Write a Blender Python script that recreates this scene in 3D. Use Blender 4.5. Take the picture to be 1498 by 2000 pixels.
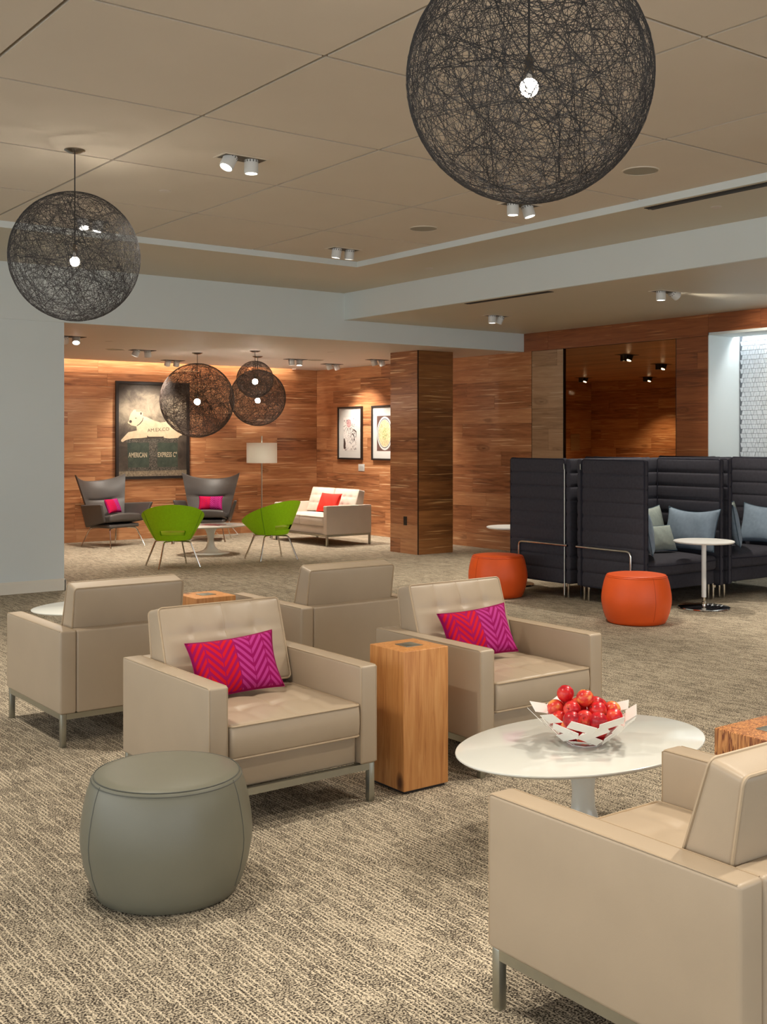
import bpy, math, random
import numpy as np
from mathutils import Vector, Matrix, Euler

for o in list(bpy.data.objects):
    bpy.data.objects.remove(o)
SC = bpy.context.scene
COL = SC.collection
R = random.Random(7)
PI = math.pi
rad = math.radians

# ------------------------------------------------------------------ camera, world, exposure
EYE = 1.53
cd = bpy.data.cameras.new('camera')
cam = bpy.data.objects.new('camera', cd)
COL.objects.link(cam)
cam.location = (0, 0, EYE)
cam.rotation_euler = (rad(90), 0, rad(-36.79))
cd.sensor_fit = 'VERTICAL'
cd.sensor_height = 36
cd.lens = 2206 * 36 / 2000
cd.shift_y = -0.07
cd.clip_start = 0.05
SC.camera = cam
SC.view_settings.view_transform = 'Standard'
SC.view_settings.look = 'None'
SC.view_settings.gamma = 1
SC.view_settings.exposure = 0.38
SC.view_settings.use_curve_mapping = False
SC.cycles.max_bounces = 8
SC.cycles.diffuse_bounces = 5
SC.cycles.use_denoising = True
SC.cycles.caustics_reflective = False
SC.cycles.caustics_refractive = False
W = bpy.data.worlds.new('world')
SC.world = W
W.use_nodes = True
W.node_tree.nodes['Background'].inputs[0].default_value = (0.92, 0.97, 1.0, 1)
W.node_tree.nodes['Background'].inputs[1].default_value = 1.75
SPOT_W, BULB_W, COVE_W = 84, 110, 26
WARM = (1.0, 0.91, 0.78)
WARMER = (1.0, 0.74, 0.50)


# ------------------------------------------------------------------ material helpers
def lin(c):
    return tuple(((x / 255) / 12.92 if x / 255 <= 0.04045 else ((x / 255 + 0.055) / 1.055) ** 2.4) for x in c) + (1,)


class NT:
    def __init__(s, name):
        s.m = bpy.data.materials.new(name)
        s.m.use_nodes = True
        s.t = s.m.node_tree
        s.b = s.t.nodes['Principled BSDF']

    def n(s, typ, **kw):
        nd = s.t.nodes.new(typ)
        for k, v in kw.items():
            if isinstance(k, str) and hasattr(nd, k) and not k.startswith('i_'):
                setattr(nd, k, v)
            else:
                key = k[2:]
                key = int(key) if key.isdigit() else key
                s.set(nd, key, v)
        return nd

    def set(s, nd, key, v):
        if isinstance(v, bpy.types.NodeSocket):
            s.t.links.new(v, nd.inputs[key])
        else:
            nd.inputs[key].default_value = v

    def math(s, op, a, b=0.0, c=None):
        nd = s.t.nodes.new('ShaderNodeMath')
        nd.operation = op
        s.set(nd, 0, a)
        s.set(nd, 1, b)
        if c is not None:
            s.set(nd, 2, c)
        return nd.outputs[0]

    def ramp(s, fac, stops, interp='LINEAR'):
        nd = s.t.nodes.new('ShaderNodeValToRGB')
        nd.color_ramp.interpolation = interp
        el = nd.color_ramp.elements
        while len(el) < len(stops):
            el.new(0.5)
        for e, (p, c) in zip(el, stops):
            e.position = p
            e.color = c if not isinstance(c, (int, float)) else (c, c, c, 1)
        s.set(nd, 0, fac)
        return nd.outputs[0]

    def mix(s, fac, a, b, blend='MIX'):
        nd = s.t.nodes.new('ShaderNodeMix')
        nd.data_type = 'RGBA'
        nd.blend_type = blend
        s.set(nd, 0, fac)
        s.set(nd, 6, a)
        s.set(nd, 7, b)
        return nd.outputs[2]

    def noise(s, vec, scale, detail=2.0, rough=0.5, dist=0.0):
        nd = s.n('ShaderNodeTexNoise')
        if vec is not None:
            s.set(nd, 'Vector', vec)
        s.set(nd, 'Scale', scale)
        s.set(nd, 'Detail', detail)
        s.set(nd, 'Roughness', rough)
        s.set(nd, 'Distortion', dist)
        return nd.outputs[0]

    def coord(s, kind='Object'):
        return s.n('ShaderNodeTexCoord').outputs[kind]

    def xyz(s, vec):
        nd = s.n('ShaderNodeSeparateXYZ')
        s.set(nd, 0, vec)
        return nd.outputs

    def comb(s, x, y, z):
        nd = s.n('ShaderNodeCombineXYZ')
        for i, v in enumerate((x, y, z)):
            s.set(nd, i, v)
        return nd.outputs[0]

    def bump(s, h, strength, dist=0.01):
        nd = s.n('ShaderNodeBump')
        s.set(nd, 'Height', h)
        s.set(nd, 'Strength', strength)
        s.set(nd, 'Distance', dist)
        s.set(s.b, 'Normal', nd.outputs[0])

    def p(s, **kw):
        for k, v in kw.items():
            s.set(s.b, k.replace('_', ' '), v)
        return s


def plain(name, rgb, rough=0.5, metal=0.0, var=0.06, vscale=6, bump=0.0, bscale=300, spec=0.5):
    k = NT(name)
    c = lin(rgb)
    v = k.coord()
    f = k.noise(v, vscale, 4)
    d = tuple(x * (1 - var) for x in c[:3]) + (1,)
    l = tuple(min(1, x * (1 + var)) for x in c[:3]) + (1,)
    k.p(Base_Color=k.ramp(f, [(0.3, d), (0.7, l)]), Roughness=rough, Metallic=metal)
    k.set(k.b, 'Specular IOR Level', spec)
    if bump:
        k.bump(k.noise(v, bscale, 3), bump, 0.002)
    return k.m


def emit(name, rgb, strength):
    k = NT(name)
    k.p(Base_Color=(1, 1, 1, 1), Emission_Color=rgb + (1,), Emission_Strength=strength)
    return k.m


M = {}
M['white_wall'] = plain('white_wall', (213, 219, 217), 0.75, var=0.012, vscale=1.5)
M['ceil'] = plain('ceiling_paint', (208, 197, 180), 0.85, var=0.015, vscale=2)
M['ceil_joint'] = plain('ceiling_joint', (112, 100, 88), 0.85)
M['soffit'] = plain('soffit_paint', (196, 188, 168), 0.5, var=0.012, vscale=2)
M['alcove_ceil'] = plain('alcove_ceiling', (205, 194, 182), 0.6, var=0.012, vscale=2)
M['base'] = plain('baseboard_paint', (226, 220, 206), 0.5, var=0.01)
M['black_slot'] = plain('black_slot', (22, 18, 15), 0.6)
M['leather'] = plain('beige_leather', (172, 154, 131), 0.40, var=0.03, vscale=5, bump=0.08, bscale=420)
M['piping'] = plain('leather_piping', (176, 155, 127), 0.45, var=0.03)
M['settee'] = plain('settee_fabric', (205, 192, 178), 0.7, var=0.03, bump=0.1)
M['grey_leather'] = plain('grey_green_leather', (113, 111, 96), 0.38, var=0.04, vscale=5, bump=0.08, bscale=420)
M['grey_stitch'] = plain('grey_stitching', (86, 87, 80), 0.6)
M['orange'] = plain('orange_leather', (236, 92, 28), 0.45, var=0.04, bump=0.05)
M['orange_stitch'] = plain('orange_stitching', (188, 62, 12), 0.6)
M['charcoal'] = plain('charcoal_wool', (63, 62, 69), 0.9, var=0.10, vscale=40, bump=0.2, bscale=500, spec=0.2)
M['char_edge'] = plain('charcoal_piping', (42, 42, 52), 0.9, spec=0.2)
M['wing'] = plain('dark_brown_leather', (72, 67, 64), 0.48, var=0.05, bump=0.05)
M['green'] = plain('lime_green_wool', (158, 212, 22), 0.8, var=0.05, vscale=40, bump=0.15, bscale=500, spec=0.2)
M['green_seam'] = plain('green_seam', (108, 160, 10), 0.8)
M['green_seat'] = plain('yellow_green_seat', (200, 225, 40), 0.8)
M['bluegrey'] = plain('blue_grey_linen', (130, 146, 162), 0.85, var=0.08, vscale=30, bump=0.2, bscale=300, spec=0.2)
M['sagegrey'] = plain('sage_grey_linen', (152, 162, 156), 0.85, var=0.08, vscale=30, bump=0.2, bscale=300, spec=0.2)
M['blue_edge'] = plain('slate_piping', (70, 92, 108), 0.85)
M['red'] = plain('red_fabric', (225, 40, 22), 0.8, var=0.05, bump=0.1)
M['chrome'] = plain('chrome', (215, 212, 205), 0.12, 1.0, var=0.0)
M['steel'] = plain('brushed_steel', (176, 176, 164), 0.36, 1.0, var=0.03, vscale=30)
M['white_gloss'] = plain('white_gloss', (216, 216, 208), 0.12, var=0.01)
M['white_satin'] = plain('white_satin', (232, 232, 228), 0.4, var=0.01)
M['bowl_white'] = plain('bowl_white', (240, 238, 232), 0.4, var=0.01)
M['black'] = plain('black_frame', (34, 28, 26), 0.45, var=0.1)
M['mat_white'] = plain('mat_board', (196, 196, 193), 0.8, var=0.01)
M['fibre'] = plain('dark_fibre', (52, 50, 50), 0.7, var=0.25, vscale=3)
M['fibre_brown'] = plain('brown_fibre', (58, 44, 36), 0.7, var=0.25, vscale=3)
M['nickel'] = plain('nickel', (150, 140, 128), 0.2, 1.0, var=0.0)
M['cord'] = plain('dark_cord', (40, 36, 34), 0.6)
M['recess'] = plain('lamp_recess_shade', (92, 84, 72), 0.8)  # dark tone standing for the shade inside the lamp recess
M['lamp_white'] = plain('lamp_housing', (214, 214, 210), 0.45, var=0.01)
M['heatsink'] = plain('heatsink', (60, 58, 55), 0.5)
M['speaker'] = plain('speaker_grille', (150, 144, 128), 0.7, var=0.03, vscale=300)
M['outlet'] = plain('dark_outlet', (45, 38, 34), 0.5)
M['backing'] = plain('joint_backing', (52, 28, 16), 0.8)
M['shade_old'] = plain('lamp_shade_linen', (214, 211, 204), 0.8, var=0.02, vscale=60)
M['bulb'] = emit('bulb_glass', (1.0, 0.88, 0.74), 14)
M['lens'] = emit('spot_lens', (1.0, 0.95, 0.86), 9)
M['led'] = emit('led_tape', (1.0, 0.80, 0.58), 5)
M['led_cool'] = emit('led_tape_cool', (0.92, 0.97, 1.0), 4)
M['cover1'] = plain('magazine_cover', (120, 60, 62), 0.35, var=0.6, vscale=18)
M['paper'] = plain('paper', (226, 222, 214), 0.7)


def mat_shade():
    k = NT('lamp_shade_fabric')
    d = k.n('ShaderNodeBsdfDiffuse')
    k.set(d, 0, lin((228, 226, 220)))
    tr = k.n('ShaderNodeBsdfTranslucent')
    k.set(tr, 0, lin((228, 226, 220)))
    mx = k.n('ShaderNodeMixShader')
    k.set(mx, 0, 0.45)
    k.set(mx, 1, d.outputs[0])
    k.set(mx, 2, tr.outputs[0])
    k.t.links.new(mx.outputs[0], k.t.nodes['Material Output'].inputs[0])
    return k.m


M['shade'] = mat_shade()
del M['shade_old']


def mat_carpet():
    k = NT('loop_carpet')
    v = k.coord()
    x, y, z = k.xyz(v)
    beige, dark, mid = lin((194, 181, 158)), lin((58, 51, 44)), lin((138, 127, 110))
    patch = k.noise(v, 5.0, 3)
    patch2 = k.noise(v, 26.0, 2)
    sp = k.noise(v, 155.0, 2, 0.65)
    thr = k.math('ADD', k.math('MULTIPLY', patch, 0.10), k.math('MULTIPLY', patch2, 0.13))
    s = k.math('SUBTRACT', k.math('ADD', sp, 0.112), thr)
    base = k.ramp(s, [(0.43, dark), (0.50, mid), (0.58, beige)])
    # broken pale rows running along y
    xi = k.math('MULTIPLY', x, 62.0)
    row = k.math('FLOOR', xi)
    wn = k.n('ShaderNodeTexWhiteNoise', noise_dimensions='1D')
    k.set(wn, 'W', row)
    yy = k.math('ADD', k.math('MULTIPLY', y, 11.0), k.math('MULTIPLY', wn.outputs[0], 13.0))
    wn2 = k.n('ShaderNodeTexWhiteNoise', noise_dimensions='2D')
    k.set(wn2, 'Vector', k.comb(row, k.math('FLOOR', yy), 0.0))
    on = k.math('GREATER_THAN', wn2.outputs[0], 0.46)
    wob = k.math('MULTIPLY', k.math('SUBTRACT', k.noise(v, 90.0, 1), 0.5), 0.9)
    fx = k.math('ABSOLUTE', k.math('SUBTRACT', k.math('ADD', k.math('FRACT', xi), wob), 0.5))
    line = k.math('MULTIPLY', k.math('LESS_THAN', fx, 0.14), on)
    line = k.math('MULTIPLY', line, k.math('GREATER_THAN', sp, 0.38))
    col = k.mix(line, base, lin((206, 192, 168)))
    k.p(Base_Color=col, Roughness=0.95)
    k.set(k.b, 'Specular IOR Level', 0.1)
    k.bump(k.math('ADD', sp, k.math('MULTIPLY', line, 0.4)), 0.5, 0.004)
    return k.m


def mat_plank(name, cols, rough=0.32, zscale=11.0, mirror=0.0):
    k = NT(name)
    x, y, z = k.xyz(k.coord())
    rnd = k.n('ShaderNodeObjectInfo').outputs['Random']
    off = k.math('MULTIPLY', rnd, 61.0)
    gx = k.math('ADD', x, off)
    v1 = k.comb(k.math('MULTIPLY', gx, 0.9), k.math('MULTIPLY', y, 0.9), k.math('MULTIPLY', z, zscale))
    g1 = k.noise(v1, 2.2, 5, 0.55, 0.9)
    v2 = k.comb(k.math('MULTIPLY', gx, 2.0), k.math('MULTIPLY', y, 2.0), k.math('MULTIPLY', z, 90.0))
    g2 = k.noise(v2, 2.0, 3, 0.6)
    tone = k.math('ADD', k.math('MULTIPLY', rnd, 0.32), k.math('MULTIPLY', g1, 0.74))
    tone = k.math('ADD', tone, k.math('MULTIPLY', g2, 0.26))
    dark, mid, light, sap = cols
    base = k.ramp(tone, [(0.34, dark), (0.62, mid), (0.92, light)])
    v3 = k.comb(k.math('MULTIPLY', gx, 0.45), k.math('MULTIPLY', y, 0.4), k.math('MULTIPLY', z, 17.0))
    sapf = k.ramp(k.noise(v3, 2.6, 3, 0.5, 0.4), [(0.62, 0.0), (0.665, 0.8)])
    base = k.mix(sapf, base, sap)
    vo = k.n('ShaderNodeTexVoronoi')
    k.set(vo, 'Vector', k.comb(k.math('ADD', k.math('MULTIPLY', gx, 1.5), k.math('MULTIPLY', g1, 0.35)), k.math('MULTIPLY', y, 1.5),
                              k.math('ADD', k.math('MULTIPLY', z, 4.2), k.math('MULTIPLY', g1, 0.25))))
    k.set(vo, 'Scale', 1.0)
    ring = k.ramp(vo.outputs['Distance'], [(0.03, 0.85), (0.09, 0.25), (0.15, 0.5), (0.22, 0.0)])
    pick = k.math('GREATER_THAN', k.math('FRACT', k.math('MULTIPLY', k.xyz(vo.outputs['Position'])[0], 3.7)), 0.40)
    base = k.mix(k.math('MULTIPLY', ring, pick), base, dark)
    k.p(Base_Color=base, Roughness=rough)
    if mirror:
        k.p(Metallic=mirror)
    else:
        k.bump(g2, 0.06, 0.002)
    return k.m


def mat_block(name, a, b, c, rings=False):
    k = NT(name)
    v = k.coord()
    x, y, z = k.xyz(v)
    rnd = k.math('MULTIPLY', k.n('ShaderNodeObjectInfo').outputs['Random'], 20.0)
    vv = k.comb(k.math('ADD', k.math('MULTIPLY', x, 11.0), rnd), k.math('MULTIPLY', y, 11.0), k.math('MULTIPLY', z, 0.8))
    g = k.noise(vv, 3.0, 4, 0.6, 1.1)
    gg = k.noise(k.comb(k.math('MULTIPLY', x, 60.0), k.math('MULTIPLY', y, 60.0), k.math('MULTIPLY', z, 2.5)), 3.0, 3)
    f = k.math('ADD', k.math('MULTIPLY', g, 0.8), k.math('MULTIPLY', gg, 0.3))
    if rings:
        f = k.math('FRACT', k.math('MULTIPLY', f, 6.0))
    base = k.ramp(f, [(0.30, a), (0.55, b), (0.80, c)])
    vo = k.n('ShaderNodeTexVoronoi')
    k.set(vo, 'Vector', k.comb(k.math('MULTIPLY', x, 5.5), k.math('MULTIPLY', y, 5.5), k.math('ADD', k.math('MULTIPLY', z, 3.2), rnd)))
    k.set(vo, 'Scale', 1.0)
    kn = k.ramp(vo.outputs['Distance'], [(0.05, 0.95), (0.12, 0.5), (0.17, 0.0)])
    base = k.mix(kn, base, lin((74, 36, 14)))
    k.p(Base_Color=base, Roughness=0.5)
    return k.m


def mat_chevron():
    k = NT('chevron_fabric')
    u, v, _ = k.xyz(k.coord('UV'))
    tri = k.math('ABSOLUTE', k.math('SUBTRACT', k.math('FRACT', k.math('MULTIPLY', u, 3.0)), 0.5))
    s = k.math('ADD', k.math('MULTIPLY', v, 6.6), k.math('MULTIPLY', tri, 4.2))
    st = k.math('LESS_THAN', k.math('FRACT', s), 0.52)
    gap = k.math('MULTIPLY', k.math('GREATER_THAN', tri, 0.02), k.math('LESS_THAN', tri, 0.485))
    st = k.math('MULTIPLY', st, gap)
    mg, rd = lin((148, 2, 82)), lin((196, 8, 32))
    mg2, pk = lin((140, 0, 82)), lin((174, 50, 126))
    half = k.math('GREATER_THAN', u, 0.5)
    col = k.mix(half, k.mix(st, mg, rd), k.mix(st, mg2, pk))
    edge = k.math('GREATER_THAN', k.math('MAXIMUM', k.math('ABSOLUTE', k.math('SUBTRACT', u, 0.5)), k.math('ABSOLUTE', k.math('SUBTRACT', v, 0.5))), 0.475)
    col = k.mix(edge, col, mg)
    k.p(Base_Color=col, Roughness=0.8)
    k.set(k.b, 'Specular IOR Level', 0.2)
    k.bump(k.noise(k.coord(), 700, 2), 0.15, 0.002)
    return k.m


def mat_fruit():
    k = NT('nectarine_skin')
    v = k.coord()
    rnd = k.n('ShaderNodeObjectInfo').outputs['Random']
    vv = k.n('ShaderNodeVectorMath', operation='ADD')
    k.set(vv, 0, v)
    k.set(vv, 1, k.comb(rnd, k.math('MULTIPLY', rnd, 7.0), 0.0))
    n1 = k.noise(vv.outputs[0], 22, 4, 0.6, 0.4)
    f = k.math('ADD', n1, k.math('MULTIPLY', k.math('SUBTRACT', rnd, 0.5), 0.22))
    k.p(Base_Color=k.ramp(f, [(0.30, lin((150, 10, 28))), (0.46, lin((208, 28, 40))), (0.58, lin((226, 70, 52))), (0.70, lin((238, 160, 84)))]), Roughness=0.3)
    return k.m


def mat_photo():
    k = NT('old_photo_ground')
    x, y, z = k.xyz(k.coord('Generated'))
    v = k.coord()
    n = k.noise(v, 4.5, 4, 0.6, 0.6)
    n2 = k.noise(v, 90, 2)
    f = k.math('ADD', k.math('MULTIPLY', n, 0.55), k.math('MULTIPLY', n2, 0.10))
    g = k.ramp(z, [(0.0, 0.10), (0.25, 0.02), (0.45, 0.05), (0.70, 0.34), (0.86, 0.20), (1.0, 0.06)])
    f = k.math('ADD', f, g)
    k.p(Base_Color=k.ramp(f, [(0.25, lin((44, 38, 34))), (0.48, lin((86, 76, 66))), (0.68, lin((152, 138, 118)))]), Roughness=0.35)
    return k.m


def mat_speckle(name, a, b, scale, t0, t1):
    k = NT(name)
    k.p(Base_Color=k.ramp(k.noise(k.coord(), scale, 4, 0.7, 0.5), [(t0, lin(a)), (t1, lin(b))]), Roughness=0.5)
    return k.m


M['carpet'] = mat_carpet()
WOODC = (lin((102, 60, 38)), lin((172, 115, 76)), lin((206, 153, 108)), lin((234, 198, 154)))
M['plank'] = mat_plank('walnut_plank', WOODC)
M['plank_dark_shaded'] = mat_plank('dark_shaded_walnut_plank', (lin((74, 44, 22)), lin((126, 80, 44)), lin((152, 102, 58)), lin((196, 152, 100))), 0.28)  # darker walnut, partly shade on one column face put into the colour
M['plank_red'] = mat_plank('reddish_walnut_plank', (lin((84, 44, 26)), lin((136, 78, 46)), lin((160, 98, 58)), lin((180, 124, 78))), 0.3)
M['plank_pale'] = mat_plank('pale_walnut_plank', (lin((126, 98, 72)), lin((166, 134, 102)), lin((184, 154, 122)), lin((200, 176, 146))), 0.4)


def mat_glass():
    k = NT('bronze_glass')
    tr = k.n('ShaderNodeBsdfTransparent')
    k.set(tr, 0, (0.88, 0.76, 0.58, 1))
    gs = k.n('ShaderNodeBsdfGlossy')
    k.set(gs, 'Roughness', 0.01)
    fz = k.n('ShaderNodeFresnel')
    k.set(fz, 'IOR', 1.12)
    mx = k.n('ShaderNodeMixShader')
    k.set(mx, 0, fz.outputs[0])
    k.set(mx, 1, tr.outputs[0])
    k.set(mx, 2, gs.outputs[0])
    k.t.links.new(mx.outputs[0], k.t.nodes['Material Output'].inputs[0])
    return k.m


M['bronze_glass'] = mat_glass()
M['block'] = mat_block('pine_block', lin((160, 96, 44)), lin((196, 134, 74)), lin((214, 158, 98)))
M['block2'] = mat_block('striped_pine_block', lin((124, 66, 26)), lin((190, 126, 68)), lin((204, 144, 84)), True)
M['chevron'] = mat_chevron()
M['fruit'] = mat_fruit()
M['photo'] = mat_photo()
M['dog'] = mat_speckle('photo_dog', (184, 162, 134), (206, 184, 152), 8, 0.35, 0.65)
M['trunk'] = mat_speckle('photo_trunk', (44, 54, 46), (64, 72, 60), 12, 0.35, 0.65)
M['trunk_worn'] = mat_speckle('photo_trunk_worn', (42, 42, 38), (128, 118, 104), 60, 0.42, 0.72)
M['photo_ground'] = mat_speckle('photo_earth', (92, 80, 66), (150, 134, 110), 40, 0.35, 0.65)
M['photo_text'] = plain('photo_lettering', (172, 158, 132), 0.5)
M['photo_dark'] = plain('photo_dark_ink', (62, 50, 46), 0.5)
M['sketch'] = mat_speckle('ink_sketch', (84, 80, 84), (214, 210, 206), 26, 0.38, 0.47)
M['pink'] = mat_speckle('pink_sun_print', (150, 96, 100), (206, 170, 168), 60, 0.42, 0.55)
M['brown_print'] = plain('brown_print', (92, 66, 60), 0.6, var=0.2)
M['plate_print'] = mat_speckle('plate_print', (168, 152, 120), (212, 196, 150), 30, 0.4, 0.6)
M['tile'] = plain('niche_tile', (200, 207, 214), 0.35, var=0.08, vscale=20)
M['grout'] = plain('niche_grout', (104, 110, 118), 0.8)


# ------------------------------------------------------------------ mesh helpers
class MB:
    def __init__(s):
        s.v, s.f = [], []

    def add(s, verts, faces, mat=None):
        b = len(s.v)
        s.v += [tuple(mat @ Vector(p)) for p in verts] if mat is not None else [tuple(p) for p in verts]
        s.f += [tuple(i + b for i in f) for f in faces]
        return s

    def box(s, x0, x1, y0, y1, z0, z1, mat=None):
        v = [(x, y, z) for x in (x0, x1) for y in (y0, y1) for z in (z0, z1)]
        f = [(0, 1, 3, 2), (4, 6, 7, 5), (0, 4, 5, 1), (2, 3, 7, 6), (0, 2, 6, 4), (1, 5, 7, 3)]
        return s.add(v, f, mat)

    def rbox(s, x0, x1, y0, y1, z0, z1, r=0.01, n=(1, 1, 1), k=2, fn=None, mat=None):
        c = ((x0 + x1) / 2, (y0 + y1) / 2, (z0 + z1) / 2)
        h = ((x1 - x0) / 2, (y1 - y0) / 2, (z1 - z0) / 2)
        ax = []
        for a in range(3):
            rr = min(r, h[a])
            i = h[a] - rr
            l = [-h[a] + rr * t / k for t in range(k)] + [-i + 2 * i * t / n[a] for t in range(n[a] + 1)] + [i + rr * (t + 1) / k for t in range(k)]
            ax.append(l)
        idx, verts, faces = {}, [], []

        def vid(i, j, l):
            key = (i, j, l)
            if key not in idx:
                p = (ax[0][i], ax[1][j], ax[2][l])
                q = [max(-(h[a] - min(r, h[a])), min(h[a] - min(r, h[a]), p[a])) for a in range(3)]
                d = [p[a] - q[a] for a in range(3)]
                L = math.sqrt(sum(t * t for t in d)) or 1
                m = max(abs(t) for t in d)
                w = [q[a] + d[a] / L * min(r, m if m > 0 else r) for a in range(3)]
                if fn:
                    w = fn(*w)
                idx[key] = len(verts)
                verts.append((w[0] + c[0], w[1] + c[1], w[2] + c[2]))
            return idx[key]

        N = [len(l) - 1 for l in ax]
        for i in range(N[0]):
            for j in range(N[1]):
                faces.append((vid(i, j, N[2]), vid(i + 1, j, N[2]), vid(i + 1, j + 1, N[2]), vid(i, j + 1, N[2])))
                faces.append((vid(i, j, 0), vid(i, j + 1, 0), vid(i + 1, j + 1, 0), vid(i + 1, j, 0)))
            for l in range(N[2]):
                faces.append((vid(i, 0, l), vid(i + 1, 0, l), vid(i + 1, 0, l + 1), vid(i, 0, l + 1)))
                faces.append((vid(i, N[1], l), vid(i, N[1], l + 1), vid(i + 1, N[1], l + 1), vid(i + 1, N[1], l)))
        for j in range(N[1]):
            for l in range(N[2]):
                faces.append((vid(0, j, l), vid(0, j, l + 1), vid(0, j + 1, l + 1), vid(0, j + 1, l)))
                faces.append((vid(N[0], j, l), vid(N[0], j + 1, l), vid(N[0], j + 1, l + 1), vid(N[0], j, l + 1)))
        return s.add(verts, faces, mat)

    def tube(s, pts, r, n=8, closed=False, mat=None):
        pts = [Vector(p) for p in pts]
        m = len(pts)
        verts, faces = [], []
        up = None
        for i, p in enumerate(pts):
            a = pts[(i - 1) % m] if (closed or i) else p
            b = pts[(i + 1) % m] if (closed or i < m - 1) else p
            t = (b - a).normalized()
            if up is None:
                up = Vector((0, 0, 1)) if abs(t.z) < 0.9 else Vector((1, 0, 0))
            side = t.cross(up).normalized()
            up = side.cross(t).normalized()
            rr = r[i] if isinstance(r, (list, tuple)) else r
            for q in range(n):
                a_ = 2 * PI * q / n
                verts.append(p + side * (rr * math.cos(a_)) + up * (rr * math.sin(a_)))
        for i in range(m if closed else m - 1):
            i2 = (i + 1) % m
            for q in range(n):
                q2 = (q + 1) % n
                faces.append((i * n + q, i * n + q2, i2 * n + q2, i2 * n + q))
        if not closed:
            faces.append(tuple(range(n - 1, -1, -1)))
            faces.append(tuple((m - 1) * n + q for q in range(n)))
        return s.add(verts, faces, mat)

    def lathe(s, prof, n=48, sx=1, sy=1, c=(0, 0, 0), mat=None):
        verts, faces, rings = [], [], []
        for (r, z) in prof:
            if r < 1e-6:
                rings.append([len(verts)])
                verts.append((c[0], c[1], c[2] + z))
            else:
                rings.append(list(range(len(verts), len(verts) + n)))
                verts += [(c[0] + sx * r * math.cos(2 * PI * q / n), c[1] + sy * r * math.sin(2 * PI * q / n), c[2] + z) for q in range(n)]
        for a, b in zip(rings, rings[1:]):
            for q in range(n):
                q2 = (q + 1) % n
                if len(a) == 1 and len(b) == 1:
                    continue
                if len(a) == 1:
                    faces.append((a[0], b[q2], b[q]))
                elif len(b) == 1:
                    faces.append((a[q], a[q2], b[0]))
                else:
                    faces.append((a[q], a[q2], b[q2], b[q]))
        return s.add(verts, faces, mat)

    def poly(s, pts, depth, mat=None):
        n = len(pts)
        v = [(x, 0, z) for x, z in pts] + [(x, -depth, z) for x, z in pts]
        f = [tuple(range(n)), tuple(range(2 * n - 1, n - 1, -1))] + [(i, i + n, (i + 1) % n + n, (i + 1) % n) for i in range(n)]
        return s.add(v, f, mat)

    def mesh(s, name, mat, smooth=True, ang=38):
        me = bpy.data.meshes.new(name)
        me.from_pydata(s.v, [], s.f)
        me.materials.append(mat)
        if smooth:
            me.polygons.foreach_set('use_smooth', [True] * len(me.polygons))
            me.set_sharp_from_angle(angle=rad(ang))
        me.update()
        return me

    def obj(s, name, mat, parent=None, smooth=True, ang=38, loc=None):
        return link(name, s.mesh(name, mat, smooth, ang), parent, loc)


def link(name, data, parent=None, loc=None, rot=None):
    o = bpy.data.objects.new(name, data)
    COL.objects.link(o)
    if parent is not None:
        o.parent = parent
    if loc is not None:
        o.location = loc
    if rot is not None:
        o.rotation_euler = rot
    return o


def thing(name, loc, rz, label, cat, group=None):
    o = link(name, None, None, loc, (0, 0, rz))
    o.empty_display_size = 0.1
    return tag(o, label, cat, group)


def tag(o, label, cat, group=None):
    o['label'] = label
    o['category'] = cat
    if group:
        o['group'] = group
    return o


def struct(o):
    o['kind'] = 'structure'
    return o


def copy_tree(o, parent=None):
    c = o.copy()
    COL.objects.link(c)
    if parent is not None:
        c.parent = parent
    for ch in list(o.children):
        copy_tree(ch, c)
    return c


def dup(o, loc, rz, label, cat=None, group=None):
    c = copy_tree(o)
    c.location = loc
    c.rotation_euler = (0, 0, rz)
    c['label'] = label
    if group:
        c['group'] = group
    return c


def sbox(name, x0, x1, y0, y1, z0, z1, mat, parent=None):
    o = MB().box(x0, x1, y0, y1, z0, z1).obj(name, M[mat], parent, False)
    return struct(o) if parent is None else o


def rrect(w, h, r, z, k=4, plane='xy'):
    pts = []
    for cx, cy, a0 in ((w / 2 - r, h / 2 - r, 0), (-w / 2 + r, h / 2 - r, 90), (-w / 2 + r, -h / 2 + r, 180), (w / 2 - r, -h / 2 + r, 270)):
        for i in range(k + 1):
            a = rad(a0 + 90 * i / k)
            pts.append((cx + r * math.cos(a), cy + r * math.sin(a), z))
    return pts


def bend(pts, r, k=5):
    """polyline with rounded corners"""
    P = [Vector(p) for p in pts]
    out = [P[0]]
    for a, b, c in zip(P, P[1:], P[2:]):
        d1, d2 = (a - b).normalized(), (c - b).normalized()
        for i in range(k + 1):
            t = i / k
            out.append((1 - t) ** 2 * (b + d1 * r) + 2 * t * (1 - t) * b + t * t * (b + d2 * r))
    out.append(P[-1])
    return out


# ------------------------------------------------------------------ the room
WX, WY, ZM, ZS, ZA, ZR = 10.75, 16.3, 3.353, 3.30, 2.735, 2.98      # right wall, back wall, ceilings
BY, BX, CX, CY = 11.2, 7.79, 6.70, 9.41                             # beam, bulkhead, cove edges

floor = MB().box(-5, 13, -5, 17, -0.1, 0).obj('floor', M['carpet'], None, False)
struct(floor)

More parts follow.
